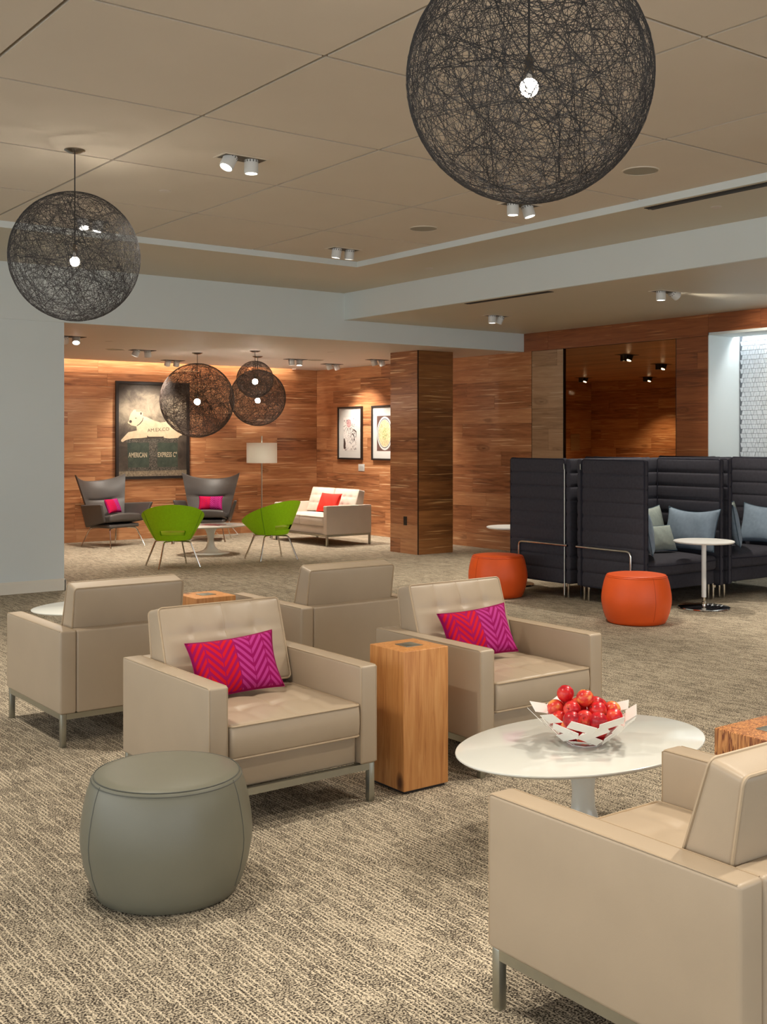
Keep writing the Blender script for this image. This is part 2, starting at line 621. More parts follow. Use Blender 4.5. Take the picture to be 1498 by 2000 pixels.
ceiling = sbox('ceiling', -5, CX + 0.1, -5, CY + 0.1, ZM + 0.03, ZM + 0.2, 'ceil_joint')
P = 1.237
pm = MB().box(-P / 2 + 0.0105, P / 2 - 0.0105, -P / 2 + 0.0105, P / 2 - 0.0105, 0, 0.028).mesh('ceiling_panel', M['ceil'], False)
for i in range(8):
    for j in range(9):
        link('ceiling_panel', pm, ceiling, (CX - P * (i + 0.5), CY - P * (j + 0.5), ZM))
struct(MB().box(CX, BX + 0.02, -5, BY, ZS, ZS + 0.25).box(-5, CX, CY, BY, ZS, ZS + 0.25).obj('ceiling', M['soffit'], None, False))
struct(MB().box(BX, WX + 0.1, -5, BY, ZR, ZR + 0.25).obj('ceiling', M['soffit'], None, False))
struct(MB().box(4.2, WX + 0.1, BY, WY - 0.16, ZA, ZA + 0.25).box(4.2, WX + 0.2, WY - 0.3, WY + 0.2, ZA + 0.25, ZA + 0.4)
       .box(10.25, WX, WY - 0.17, WY, ZA, ZA + 0.25).obj('ceiling', M['alcove_ceil'], None, False))
sbox('trim_1', -5, WX, BY - 0.02, BY + 0.02, ZA - 0.001, ZS + 0.1, 'white_wall')
sbox('trim_2', BX - 0.02, BX + 0.02, -5, BY - 0.02, ZR - 0.001, ZS + 0.1, 'white_wall')
sbox('trim_3', CX - 0.012, CX - 0.001, -5, CY - 0.012, ZS - 0.002, ZM + 0.03, 'white_wall')
sbox('trim_4', -5, CX - 0.001, CY - 0.012, CY - 0.001, ZS - 0.002, ZM + 0.03, 'white_wall')
sbox('wall_front', -5, 4.3, BY, BY + 0.14, 0, ZA + 0.3, 'white_wall')
bb = MB().box(-5, 4.31, BY - 0.016, BY, 0, 0.105).box(-5, 4.306, BY - 0.010, BY, 0.105, 0.12).box(4.3, 4.316, BY - 0.016, BY + 0.14, 0, 0.105)
struct(bb.obj('baseboard_front', M['base'], None, False))


def planks(wall, origin, along, length, z0, z1, mat, depth=0.012, pitch=0.196, seed=1, lmin=0.9, lmax=2.4, normal=None):
    """boards laid course by course on a wall; local X runs along the board"""
    rr = random.Random(seed)
    z = z0
    ang = math.atan2(along[1], along[0])
    while z < z1 - 0.01:
        h = min(pitch, z1 - z)
        if z1 - z - h < 0.05:
            h = z1 - z
        s = -rr.uniform(0, lmin)
        while s < length - 0.01:
            L = rr.uniform(lmin, lmax)
            a, b = max(0, s), min(length, s + L)
            if length - b < 0.25:
                b = length
            s += L
            if b - a < 0.06:
                continue
            if b == length:
                s = length
            d = depth + rr.uniform(-0.0012, 0.0012)
            w = b - a - 0.002
            o = MB().box(-w / 2, w / 2, -0.004, d, -h / 2 + 0.001, h / 2 - 0.001).obj('plank', M[mat], wall, False)
            m = (a + b) / 2
            o.location = (origin[0] + along[0] * m, origin[1] + along[1] * m, z + h / 2)
            o.rotation_euler = (0, 0, ang)
        z += h


wb = sbox('wall_back', 4.2, WX + 0.2, WY + 0.012, WY + 0.2, 0, ZA + 0.28, 'backing')
planks(wb, (WX, WY + 0.012), (-1, 0), WX - 4.3, 0, ZA + 0.245, 'plank', seed=3)
wl = sbox('wall_left', 4.1, 4.288, BY + 0.14, WY, 0, ZA, 'backing')
planks(wl, (4.288, WY), (0, -1), WY - BY - 0.14, 0, ZA, 'plank', seed=5)
MY0, MY1, NY0, NY1 = 8.61, 11.03, 5.6, 8.15
wr = struct(MB().box(WX + 0.012, WX + 0.05, MY1, WY, 0, ZA + 0.02).box(WX + 0.012, WX + 0.05, NY1, BY - 0.02, ZA - 0.005, ZR)
            .box(WX + 0.012, WX + 0.08, NY1, MY0, 0, ZA).box(WX + 0.012, WX + 0.05, 10.44, MY1, 0, ZA)
            .box(WX + 0.012, WX + 0.05, -5, NY0, 0, ZR).box(WX + 0.012, WX + 0.05, NY0, NY1, ZA + 0.03, ZR).obj('wall_right', M['backing'], None, False))
planks(wr, (WX + 0.012, MY1), (0, 1), WY - MY1, 0, ZA, 'plank', seed=11)
planks(wr, (WX + 0.012, NY1), (0, 1), BY - 0.02 - NY1, ZA - 0.003, ZR, 'plank_red', seed=12, pitch=0.25)
planks(wr, (WX + 0.012, NY1), (0, 1), MY0 - NY1 - 0.004, 0, ZA - 0.004, 'plank_red', seed=13, lmin=1, lmax=1.2)
planks(wr, (WX + 0.012, NY0), (0, 1), NY1 - NY0, ZA + 0.03, ZR, 'plank_red', seed=14, pitch=0.25)
planks(wr, (WX + 0.012, -1.0), (0, 1), NY0 + 1.0, 0, ZR, 'plank_red', seed=15)
GY1 = 10.44
planks(wr, (WX + 0.012, GY1 + 0.006), (0, 1), MY1 - GY1 - 0.012, 0, ZA - 0.006, 'plank_pale', seed=16, lmin=1, lmax=1.2, pitch=0.28)
gl = MB().box(WX + 0.004, WX + 0.012, MY0 + 0.004, GY1 - 0.002, 0.02, ZA - 0.006).obj('window_1', M['bronze_glass'], None, False)
struct(gl)
fr_ = MB().box(WX, WX + 0.02, MY0 - 0.004, MY0 + 0.004, 0, ZA).box(WX, WX + 0.02, GY1 - 0.002, GY1 + 0.006, 0, ZA).box(WX, WX + 0.02, MY1 - 0.006, MY1 + 0.002, 0, ZA)
fr_.obj('window_frame', M['black_slot'], gl, False)
# the wood-lined room behind the glass
IX, IY, IZ = 17.5, 16.2, 2.735
w1_ = sbox('wall_far', IX + 0.012, IX + 0.2, 8.2, IY + 0.2, 0, IZ + 0.1, 'backing')
planks(w1_, (IX + 0.012, 8.3), (0, 1), IY - 8.3, 0, IZ, 'plank', seed=31)
w2_ = sbox('wall_side', WX + 0.06, IX + 0.012, IY + 0.012, IY + 0.09, 0, IZ + 0.1, 'backing')
planks(w2_, (IX, IY + 0.012), (-1, 0), IX - WX - 0.06, 0, IZ, 'plank', seed=32)
w3_ = sbox('wall_near', WX + 0.6, IX, 8.2, 8.3, 0, IZ, 'plank')
c5 = sbox('ceiling', WX + 0.1, IX, 8.3, IY, IZ + 0.012, IZ + 0.2, 'backing')
ri = random.Random(8)
xx = WX + 0.06
while xx < IX - 0.05:
    yy = 8.3 - ri.uniform(0, 1)
    while yy < IY:
        L = ri.uniform(1.5, 3)
        a_, b_ = max(8.3, yy), min(IY, yy + L)
        yy += L
        if b_ - a_ > 0.1:
            o = MB().box(-(b_ - a_) / 2 + 0.001, (b_ - a_) / 2 - 0.001, 0, 0.01, -0.099, 0.099).obj('plank', M['plank'], c5, False)
            o.location = (xx + 0.1, (a_ + b_) / 2, IZ + 0.010)
            o.rotation_euler = (rad(-90), 0, rad(90))
    xx += 0.2
sbox('floor', WX + 0.06, IX, 8.3, IY, -0.1, 0.001, 'carpet')

pq = MB().rbox(-0.13, 0.13, -0.012, 0, -0.17, 0.17, 0.003, (1, 1, 1), 1).obj('wall_plaque', M['plank_pale'], None, True, 38, (17.02, IY - 0.001, 1.49))
tag(pq, 'flat brown wooden plaque on the inner wall behind the bronze glass', 'plaque')

# lit tile niche in the right wall
ND = 0.57
tw = struct(MB().box(WX - 0.004, WX + ND + 0.1, NY1 - 0.012, NY1, 0, ZA + 0.03).box(WX - 0.004, WX + ND + 0.1, NY0 - 0.012, NY0, 0, ZA + 0.03)
            .box(WX - 0.004, WX + ND - 0.12, NY0, NY1, ZA, ZA + 0.03).box(WX + ND - 0.12, WX + ND + 0.1, NY0, NY1, ZA + 0.10, ZA + 0.13)
            .obj('wall_niche', M['white_wall'], None, False))
gr = sbox('trim_5', WX + ND, WX + ND + 0.05, NY0, NY1, 0, ZA + 0.1, 'grout')
rr = random.Random(4)
tl = MB()
rows = int((ZA + 0.1 - 0.8) / 0.054)
for r_ in range(rows):
    z0 = 0.8 + r_ * 0.054
    c_ = 0
    y = NY0 + (0.02 if r_ % 2 else 0)
    while y < NY1 - 0.05:
        w = 0.04
        t = 0.006 if c_ % 2 else -0.006
        d = rr.uniform(0.004, 0.012)
        a, b, xx = y + 0.002, y + w - 0.002, WX + ND
        q = [(xx, a - t, z0 + 0.002), (xx, b + t, z0 + 0.002), (xx, b - t, z0 + 0.052), (xx, a + t, z0 + 0.052)]
        v = q + [(xx - d, p[1], p[2]) for p in q]
        tl.add(v, [(4, 5, 6, 7), (0, 1, 5, 4), (1, 2, 6, 5), (2, 3, 7, 6), (3, 0, 4, 7)])
        y += w
        c_ += 1
to = tl.obj('tile', M['tile'], gr, False)
to['kind'] = 'stuff'
ls = MB().box(WX + ND - 0.10, WX + ND - 0.02, NY0 + 0.05, NY1 - 0.05, ZA + 0.085, ZA + 0.10).obj('light_strip', M['led_cool'], None, False)
tag(ls, 'white light strip hidden above the pale tile niche', 'light strip')


def area_light(name, loc, rot, sx, sy, w, color, parent=None):
    l = bpy.data.lights.new(name, 'AREA')
    l.shape = 'RECTANGLE'
    l.size, l.size_y, l.energy, l.color = sx, sy, w, color
    return link(name, l, parent, loc, rot)


area_light('niche_light', (WX + ND - 0.06, (NY0 + NY1) / 2, ZA + 0.08), (0, rad(-8), 0), 0.06, NY1 - NY0 - 0.1, 9, (0.9, 0.96, 1.0))
# warm cove along the top of the alcove's back wall
cs = MB().box(4.35, 10.2, WY - 0.15, WY - 0.12, ZA + 0.19, ZA + 0.21).obj('light_strip', M['led'], None, False)
tag(cs, 'warm light strip tucked in the ceiling slot above the wood wall', 'light strip')
area_light('cove_light', (7.27, WY - 0.13, ZA + 0.18), (rad(25), 0, 0), 5.8, 0.04, COVE_W, (1.0, 0.88, 0.74))

# column clad in boards
colm = MB().box(9.40, 10.0, 11.80, 12.40, 0, ZA).obj('column', M['black_slot'], None, False)
tag(colm, 'square column clad in glossy walnut boards under the white beam', 'column')
colm['kind'] = 'thing'
planks(colm, (9.405, 11.80), (1, 0), 0.595, 0, ZA, 'plank_dark_shaded', seed=21, lmin=2, lmax=3, depth=-0.010)  # board colour carries part of this face's shade
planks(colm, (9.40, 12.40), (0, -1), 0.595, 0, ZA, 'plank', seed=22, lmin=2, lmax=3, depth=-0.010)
planks(colm, (10.0, 11.80), (0, 1), 0.595, 0, ZA, 'plank', seed=23, lmin=2, lmax=3, depth=-0.010)
ol = MB().rbox(-0.006, 0.0, -0.035, 0.035, -0.06, 0.06, 0.004).obj('wall_outlet', M['outlet'], None, True, 38, (9.388, 12.06, 0.44))
MB().box(-0.008, -0.0055, -0.018, 0.018, 0.008, 0.042).box(-0.008, -0.0055, -0.018, 0.018, -0.042, -0.008).obj('socket', M['black'], ol, False)
tag(ol, 'dark electrical outlet low on the walnut column', 'outlet')

# air slots
s1 = MB().box(6.74, 6.84, 1.0, 5.70, ZS - 0.004, ZS + 0.0).obj('air_vent', M['black_slot'], None, False)
MB().box(6.785, 6.795, 1.0, 5.70, ZS - 0.007, ZS - 0.004).obj('vane', M['heatsink'], s1, False)
tag(s1, 'long black linear air slot beside the big globe lamp', 'air vent')
s2 = MB().box(7.85, 7.93, 7.83, 9.07, ZR - 0.004, ZR).obj('air_vent', M['black_slot'], None, False)
MB().box(7.885, 7.893, 7.83, 9.07, ZR - 0.007, ZR - 0.004).obj('vane', M['heatsink'], s2, False)
tag(s2, 'short black linear air slot in the low ceiling under the white bulkhead', 'air vent')


# ------------------------------------------------------------------ ceiling fittings
def spot_fixture(x, y, z, label, t1=(0, 0), t2=(0, 0), w=SPOT_W, color=WARM, size=85, recess='recess', body='lamp_white'):
    t = thing('ceiling_spotlight', (x, y, z), 0, label, 'spotlight', 'twin ceiling spotlights')
    f = MB()
    f.box(-0.165, 0.165, -0.08, -0.066, -0.004, 0).box(-0.165, 0.165, 0.066, 0.08, -0.004, 0)
    f.box(-0.165, -0.151, -0.066, 0.066, -0.004, 0).box(0.151, 0.165, -0.066, 0.066, -0.004, 0)
    f.obj('trim_frame', M['ceil'] if recess == 'recess' else M['black_slot'], t, False)
    MB().box(-0.151, 0.151, -0.066, 0.066, -0.002, 0).obj('recess_shade_plate', M[recess], t, False)  # flat dark plate in place of an open recess, its shade painted on
    for sx, (tx, ty) in ((-0.072, t1), (0.072, t2)):
        rot = Euler((rad(tx), rad(ty), 0))
        h = MB().lathe([(0, -0.005), (0.040, -0.005), (0.046, -0.012), (0.046, -0.098), (0.043, -0.102), (0.040, -0.102), (0.036, -0.094), (0, -0.094)], 28).obj('lamp_head', M[body], t, True, 30, (sx, 0, 0.012))
        h.rotation_euler = rot
        MB().lathe([(0, -0.097), (0.037, -0.097), (0.037, -0.095), (0, -0.095)], 24).obj('lens', M['lens'], h)
        hs = MB()
        for q in range(14):
            a = 2 * PI * q / 14
            hs.box(0.044, 0.0468, -0.003, 0.003, -0.03, -0.016, Matrix.Rotation(a, 4, 'Z'))
        hs.obj('cooling_slot', M['heatsink'], h, False)
        l = bpy.data.lights.new('spot', 'SPOT')
        l.energy, l.color, l.spot_size, l.spot_blend, l.shadow_soft_size = w, color, rad(size), 0.7, 0.035
        link('spot_light', l, h, (0, 0, -0.115))
    return t


FIX = [
    (3.64, 6.40, ZM, 'twin white spotlight in the tiled ceiling, one head tilted, right of the smaller globe lamp', (-5, 28), (0, 0)),
    (6.15, 8.86, ZM, 'twin white spotlight near the inner corner of the tiled ceiling', (8, 5), (8, 0)),
    (6.08, 6.37, ZM, 'twin white spotlight peeking out below the big globe lamp', (0, 0), (-12, -10)),
    (3.66, 8.95, ZM, 'twin spotlight seen through the fibres of the smaller globe lamp', (-25, 0), (0, 10)),
    (4.92, 3.02, ZM, 'twin spotlight above the beige armchairs', (18, 30), (-2, 20)),
    (6.10, 3.93, ZM, 'twin spotlight over the open carpet in front of the sofas', (0, 14), (-8, 12)),
    (1.20, 3.93, ZM, 'twin spotlight above the grey pouf', (-10, 0), (-14, -20)),
    (1.20, 6.40, ZM, 'twin spotlight left of the smaller globe lamp', (0, -10), (10, 0)),
    (3.66, 1.46, ZM, 'twin spotlight above the armchair seen from behind', (-8, 8), (12, 10)),
    (1.20, 1.46, ZM, 'twin spotlight close to the viewer', (0, 0), (-10, -15)),
]
for x, y, z, lb, a, b in FIX:
    spot_fixture(x, y, z, lb, a, b)
spot_fixture(8.94, 9.75, ZR, 'twin white spotlight in the low ceiling nearest the white beam', (0, 0), (20, 15), SPOT_W * 1.7)
spot_fixture(8.81, 7.18, ZR, 'twin white spotlight in the low ceiling above the charcoal sofas', (0, 0), (-10, -60), SPOT_W * 1.7)
spot_fixture(8.81, 4.6, ZR, 'twin spotlight in the low ceiling near the tile niche', (0, 0), (0, 0), SPOT_W * 1.7)
ALC = [
    (4.95, 12.70, 'twin spotlight in the alcove ceiling beside the white wall edge', (35, -20), (-30, 15)),
    (6.47, 14.04, 'twin spotlight in the alcove ceiling nearest above the left wing chair', (10, 20), (10, -10)),
    (7.66, 15.55, 'twin spotlight in the alcove ceiling closest to the framed poster', (28, 0), (24, 0)),
    (9.02, 14.25, 'twin lit spotlight in the alcove ceiling right of the hanging globes', (0, -5), (-5, 5)),
    (10.05, 14.80, 'twin spotlight in the alcove ceiling above the small framed prints', (0, -22), (0, -22)),
    (10.05, 13.60, 'twin spotlight in the alcove ceiling half hidden by the walnut column', (0, -20), (0, -20)),
]
for (x, y, lb, a, b), pw in zip(ALC, (1.4, 2.0, 0.8, 1.9, 0.8, 0.8)):
    spot_fixture(x, y, ZA, lb, a, b, SPOT_W * pw, (1.0, 0.91, 0.79), 95, 'black_slot')


INR = [
    (12.28, 10.69, 'black twin spotlight behind the bronze glass, highest of those in view'),
    (14.20, 11.66, 'black twin spotlight behind the bronze glass, close to its right edge'),
    (16.10, 15.10, 'black twin spotlight behind the bronze glass, nearest its left edge'),
    (16.90, 14.20, 'black twin spotlight behind the bronze glass, lowest in view'),
]
for x, y, lb in INR:
    spot_fixture(x, y, IZ, lb, (0, 0), (0, 25), SPOT_W * 1.1, (1.0, 0.90, 0.78), 100, 'black_slot', 'black')


def ceiling_disc(name, x, y, z, r, mat, label, cat, lip=True):
    o = MB().lathe([(0, -0.004), (r * 0.93, -0.004), (r * 0.93, 0), (0, 0)], 36).obj(name, M[mat], None, True, 30, (x, y, z))
    if lip:
        MB().lathe([(r * 0.93, 0), (r * 0.93, -0.007), (r, -0.005), (r, 0)], 36).obj('rim', M['ceil'], o)
    return tag(o, label, cat)


def onplane(u, v, z):
    Y = (z - EYE) * 2206 / (860 - v)
    X = (u - 749) / 2206 * Y
    return X * 0.8008 + Y * 0.5989, -X * 0.5989 + Y * 0.8008


for u, v, z, r, nm, mt, lb, ct in (
    (1251, 333, ZM, 0.125, 'ceiling_speaker', 'speaker', 'round grey ceiling speaker to the right of the big globe lamp', 'speaker'),
    (827, 446, ZM, 0.125, 'ceiling_speaker', 'speaker', 'round grey ceiling speaker left of the big globe lamp, near the cove corner', 'speaker'),
    (322, 373, ZM, 0.045, 'sprinkler_cover', 'alcove_ceil', 'small round sprinkler cover in the tiled ceiling beside the smaller globe lamp', 'sprinkler'),
    (838, 524, ZS, 0.045, 'sprinkler_cover', 'alcove_ceil', 'small round sprinkler cover on the soffit above the white beam', 'sprinkler'),
    (225, 682, ZA, 0.13, 'ceiling_speaker', 'speaker', 'round ceiling speaker in the alcove near the white wall', 'speaker'),
    (616, 703, ZA, 0.13, 'ceiling_speaker', 'speaker', 'round ceiling speaker in the alcove near the walnut column', 'speaker'),
    (213, 667, ZA, 0.05, 'sprinkler_cover', 'alcove_ceil', 'small sprinkler cover in the alcove ceiling near the white wall', 'sprinkler'),
    (646, 688, ZA, 0.05, 'sprinkler_cover', 'alcove_ceil', 'small sprinkler cover in the alcove ceiling near the walnut column', 'sprinkler'),
    (1398, 404, ZS, 0.045, 'sprinkler_cover', 'alcove_ceil', 'small sprinkler cover on the soffit beside the long black air slot', 'sprinkler'),
):
    x, y = onplane(u, v, z)
    ceiling_disc(nm, x, y, z, r, mt, lb, ct, r > 0.1)


# ------------------------------------------------------------------ pendant globes wound from fibre
def globe_mesh(rg, loops, thick, seed, mat, hole_dir=(0.35, 0.25, 0.9), hole=0.20, seg=60):
    rs = np.random.RandomState(seed)
    hd = np.array(hole_dir) / np.linalg.norm(hole_dir)
    V, F = [], []
    base = 0
    made = 0
    while made < loops:
        n = rs.normal(size=3)
        n /= np.linalg.norm(n)
        off = rs.normal() * 0.30
        off = max(-0.85, min(0.85, off))
        if abs(abs(math.acos(np.clip(n @ hd, -1, 1))) - math.acos(off)) < hole:
            continue
        a = np.cross(n, [0, 0, 1.0] if abs(n[2]) < 0.9 else [1.0, 0, 0])
        a /= np.linalg.norm(a)
        b = np.cross(n, a)
        th = np.linspace(0, 2 * PI, seg, endpoint=False)
        c = math.sqrt(1 - off * off)
        rad_ = rg * (1 - rs.rand() * 0.012)
        d = n * off + c * (np.cos(th)[:, None] * a + np.sin(th)[:, None] * b)
        tang = -np.sin(th)[:, None] * a + np.cos(th)[:, None] * b
        side = np.cross(d, tang)
        t = thick * rs.uniform(0.7, 1.2)
        ring = [d * rad_ + side * t, d * (rad_ + t), d * rad_ - side * t]
        V.append(np.stack(ring, 1).reshape(-1, 3))
        i = np.arange(seg)
        i2 = (i + 1) % seg
        for q in range(3):
            q2 = (q + 1) % 3
            F.append(np.stack([base + i * 3 + q, base + i2 * 3 + q, base + i2 * 3 + q2, base + i * 3 + q2], 1))
        base += seg * 3
        made += 1
    V, F = np.concatenate(V), np.concatenate(F)
    me = bpy.data.meshes.new('fibre_strands')
    me.vertices.add(len(V))
    me.vertices.foreach_set('co', V.ravel())
    me.loops.add(len(F) * 4)
    me.loops.foreach_set('vertex_index', F.ravel())
    me.polygons.add(len(F))
    me.polygons.foreach_set('loop_start', np.arange(0, len(F) * 4, 4))
    me.update(calc_edges=True)
    me.materials.append(mat)
    # the ring round the bulb opening
    a = np.cross(hd, [0, 0, 1.0])
    a /= np.linalg.norm(a)
    b = np.cross(hd, a)
    off = math.cos(hole)
    ring = [tuple(rg * (hd * off + math.sin(hole) * (math.cos(t) * a + math.sin(t) * b))) for t in np.linspace(0, 2 * PI, 28, endpoint=False)]
    rm = MB().tube(ring, thick * 2.2, 5, True).mesh('opening_ring', mat)
    return me, rm


def pendant(x, y, zc, zceil, rg, meshes, label, bulb_w, br=0.031, hang=-0.03, canopy=0.065):
    t = thing('pendant_lamp', (x, y, zceil), 0, label, 'pendant lamp', 'fibre globe pendant lamps')
    dz = zc - zceil
    s = link('fibre_strands', meshes[0], t, (0, 0, dz))
    s['kind'] = 'stuff'
    link('opening_ring', meshes[1], t, (0, 0, dz))
    MB().lathe([(0, -0.022), (0.012, -0.024), (canopy * 0.6, -0.018), (canopy, -0.004), (canopy, 0), (0, 0)], 32).obj('ceiling_canopy', M['nickel'], t)
    zb = dz + hang
    MB().tube([(0, 0, -0.02), (0, 0, zb + br + 0.075)], 0.004, 8).obj('cord', M['cord'], t)
    so = MB().lathe([(0, 0.085), (0.006, 0.085), (0.015, 0.065), (0.016, 0.01), (0.012, 0), (0, 0)], 20).obj('socket', M['nickel'], t, True, 40, (0, 0, zb + br - 0.006))
    bz = MB().lathe([(0, -br)] + [(br * math.cos(a), br * math.sin(a)) for a in np.linspace(-1.4, 1.35, 12)] + [(0, br)], 24).obj('bulb', M['bulb'], t, True, 60, (0, 0, zb))
    l = bpy.data.lights.new('bulb_light', 'POINT')
    l.energy, l.color, l.shadow_soft_size = bulb_w, (1.0, 0.88, 0.74), br * 1.05
    bl = link('bulb_light', l, t, (0, 0, zb))
    return t


GM = globe_mesh(0.404, 265, 0.0010, 1, M['fibre'])
pendant(2.60, 2.68, 2.716, ZM, 0.404, GM, 'largest looking dark fibre globe lamp hanging above the white oval table', BULB_W)
pendant(2.695, 6.84, 2.682, ZM, 0.404, GM, 'dark fibre globe lamp hanging in front of the white wall', BULB_W)
GB = globe_mesh(0.512, 300, 0.0013, 2, M['fibre_brown'], (-0.2, 0.4, 0.9), 0.16)
pendant(7.26, 13.99, 2.08, ZA, 0.512, GB, 'brown fibre globe lamp hanging partly in front of the framed poster', BULB_W, 0.045, -0.02, 0.075)
GC = globe_mesh(0.405, 300, 0.0011, 3, M['fibre_brown'], (-0.2, 0.4, 0.9), 0.16)
pendant(8.26, 14.06, 2.14, ZA, 0.405, GC, 'brown fibre globe lamp overlapping the smallest globe, above the floor lamp', BULB_W * 0.7, 0.04, -0.04, 0.075)
GD = globe_mesh(0.25, 210, 0.001, 4, M['fibre_brown'], (-0.2, 0.4, 0.9), 0.16)
pendant(7.72, 13.21, 2.35, ZA, 0.25, GD, 'smallest fibre globe lamp, hung highest in the alcove', BULB_W * 0.6, 0.04, -0.03, 0.075)


# ------------------------------------------------------------------ beige armchairs
def make_lounge(W_, seats, leather, pipe, name, label, cat, group, loc, rz):
    t = thing(name, loc, rz, label, cat, group)
    hw = W_ / 2
    aw = 0.085
    for sx in (-1, 1):
        x0, x1 = sorted((sx * hw, sx * (hw - aw)))
        MB().rbox(x0, x1, -0.40, 0.40, 0.165, 0.58, 0.012, (1, 4, 3), 3, lambda x, y, z: (x * (1 + 0.03 * (1 - (y / 0.4) ** 2) * (1 - (z / 0.21) ** 2)), y, z)).obj('arm', leather, t)
        pa = MB()
        for xx in (x0 + 0.003, x1 - 0.003):
            pa.tube([(xx, -0.397, 0.172), (xx, -0.397, 0.572), (xx, -0.385, 0.578), (xx, 0.39, 0.578)], 0.0022, 5)
        pa.obj('arm_seam', pipe, t)
    iw = hw - aw - 0.001
    MB().rbox(-iw, iw, 0.315, 0.40, 0.165, 0.578, 0.012, (3, 1, 3), 3).obj('back_panel', leather, t)
    MB().rbox(-iw, iw, -0.368, 0.314, 0.165, 0.282, 0.012, (3, 3, 1), 3).obj('seat_base', leather, t)
    fr = MB()
    a, b = hw - 0.008, 0.392
    for s in (-1, 1):
        y0, y1 = sorted((s * b, s * (b - 0.028)))
        fr.box(-a + 0.028, a - 0.028, y0, y1, 0.137, 0.165)
        x0, x1 = sorted((s * a, s * (a - 0.028)))
        fr.box(x0, x1, -b + 0.028, b - 0.028, 0.137, 0.165)
    fr.obj('frame', M['steel'], t, False)
    for sx in (-1, 1):
        for sy in (-1, 1):
            x0, x1 = sorted((sx * a, sx * (a - 0.028)))
            y0, y1 = sorted((sy * b, sy * (b - 0.028)))
            MB().rbox(x0, x1, y0, y1, 0.0, 0.165, 0.003, (1, 1, 1), 1).obj('leg', M['steel'], t)
    cw = (2 * iw - 0.004) / seats
    for k in range(seats):
        cx = -iw + 0.002 + cw * (k + 0.5)
        hx, hy, hz = cw / 2 - 0.003, 0.30, 0.068

        def dent(u, v, nu, nv):
            """seams and buttons of a tufted face, u v in -1..1"""
            d = 0
            for i in range(1, nu):
                c = -1 + 2 * i / nu
                d += 0.42 * math.exp(-((u - c) / 0.05) ** 2)
                for j in range(1, nv):
                    e = -1 + 2 * j / nv
                    d += 0.75 * math.exp(-(((u - c) / 0.13) ** 2 + ((v - e) / 0.13) ** 2))
            for j in range(1, nv):
                e = -1 + 2 * j / nv
                d += 0.42 * math.exp(-((v - e) / 0.05) ** 2)
            return d

        def seat_fn(x, y, z):
            u, v = x / hx, y / hy
            p = max(0, (1 - u ** 2)) ** 0.7 * max(0, (1 - v ** 2)) ** 0.7
            if z > 0:
                z += 0.016 * p - 0.010 * dent(u, v, 4, 3) * min(1, 3 * p)
            front = max(0, -v - 0.9) * 10
            y -= 0.010 * front * (1 - (z / hz) ** 2 if abs(z) < hz else 0)
            return x, y, z

        MB().rbox(cx - hx, cx + hx, -0.402, 0.198, 0.287, 0.287 + 2 * hz, 0.016, (36, 30, 3), 3, seat_fn).obj('seat_cushion', leather, t)
        sp = MB()
        for z in (0.291, 0.287 + 2 * hz - 0.004):
            sp.tube([(x + cx, y - 0.102, zz) for x, y, zz in rrect(2 * hx - 0.002, 0.604, 0.02, z)], 0.0045, 6, True)
        sp.obj('seat_piping', pipe, t)
        # back cushion, leaning 25 degrees
        mt = Matrix.Translation((cx, 0.252, 0.610)) @ Matrix.Rotation(rad(-13.5), 4, 'X')
        bx, bz, bt = cw / 2 - 0.007, 0.186, 0.066

        def back_fn(x, y, z):
            u, v = x / bx, z / bz
            p = max(0, (1 - u ** 2)) ** 0.7 * max(0, (1 - v ** 2)) ** 0.7
            y *= 1 - 1.35 * z
            if y < 0:
                y -= 0.024 * p - 0.012 * dent(u, v, 4, 3) * min(1, 3 * p)
            else:
                y += 0.012 * p
            return x, y, z

        MB().rbox(-bx, bx, -bt, bt, -bz, bz, 0.016, (36, 2, 24), 3, back_fn, mt).obj('back_cushion', leather, t)
        bp = MB()
        for y in (-bt + 0.004, bt - 0.004):
            bp.tube([(x, y * (1 - 1.35 * z), z) for x, z, _ in rrect(2 * bx - 0.002, 2 * bz - 0.002, 0.02, 0)], 0.0045, 6, True, mt)
        bp.obj('back_piping', pipe, t)
        ts, tb = MB(), MB()
        for i in range(1, 4):
            u = -1 + 2 * i / 4
            L = [seat_fn(u * hx, v * hy, hz) for v in np.linspace(-0.96, 0.96, 31)]
            ts.tube([(x + cx, y - 0.102, z + 0.287 + hz - 0.0002) for x, y, z in L], 0.0013, 5)
            L = [back_fn(u * bx, -bt, v * bz) for v in np.linspace(-0.96, 0.96, 31)]
            tb.tube([(x, y + 0.0002, z) for x, y, z in L], 0.0013, 5, False, mt)
        for j in range(1, 3):
            v = -1 + 2 * j / 3
            L = [seat_fn(u * hx, v * hy, hz) for u in np.linspace(-0.96, 0.96, 41)]
            ts.tube([(x + cx, y - 0.102, z + 0.287 + hz - 0.0002) for x, y, z in L], 0.0013, 5)
            L = [back_fn(u * bx, -bt, v * bz) for u in np.linspace(-0.96, 0.96, 41)]
            tb.tube([(x, y + 0.0002, z) for x, y, z in L], 0.0013, 5, False, mt)
        ts.obj('seat_tufting', pipe, t)
        tb.obj('back_tufting', pipe, t)
    return t


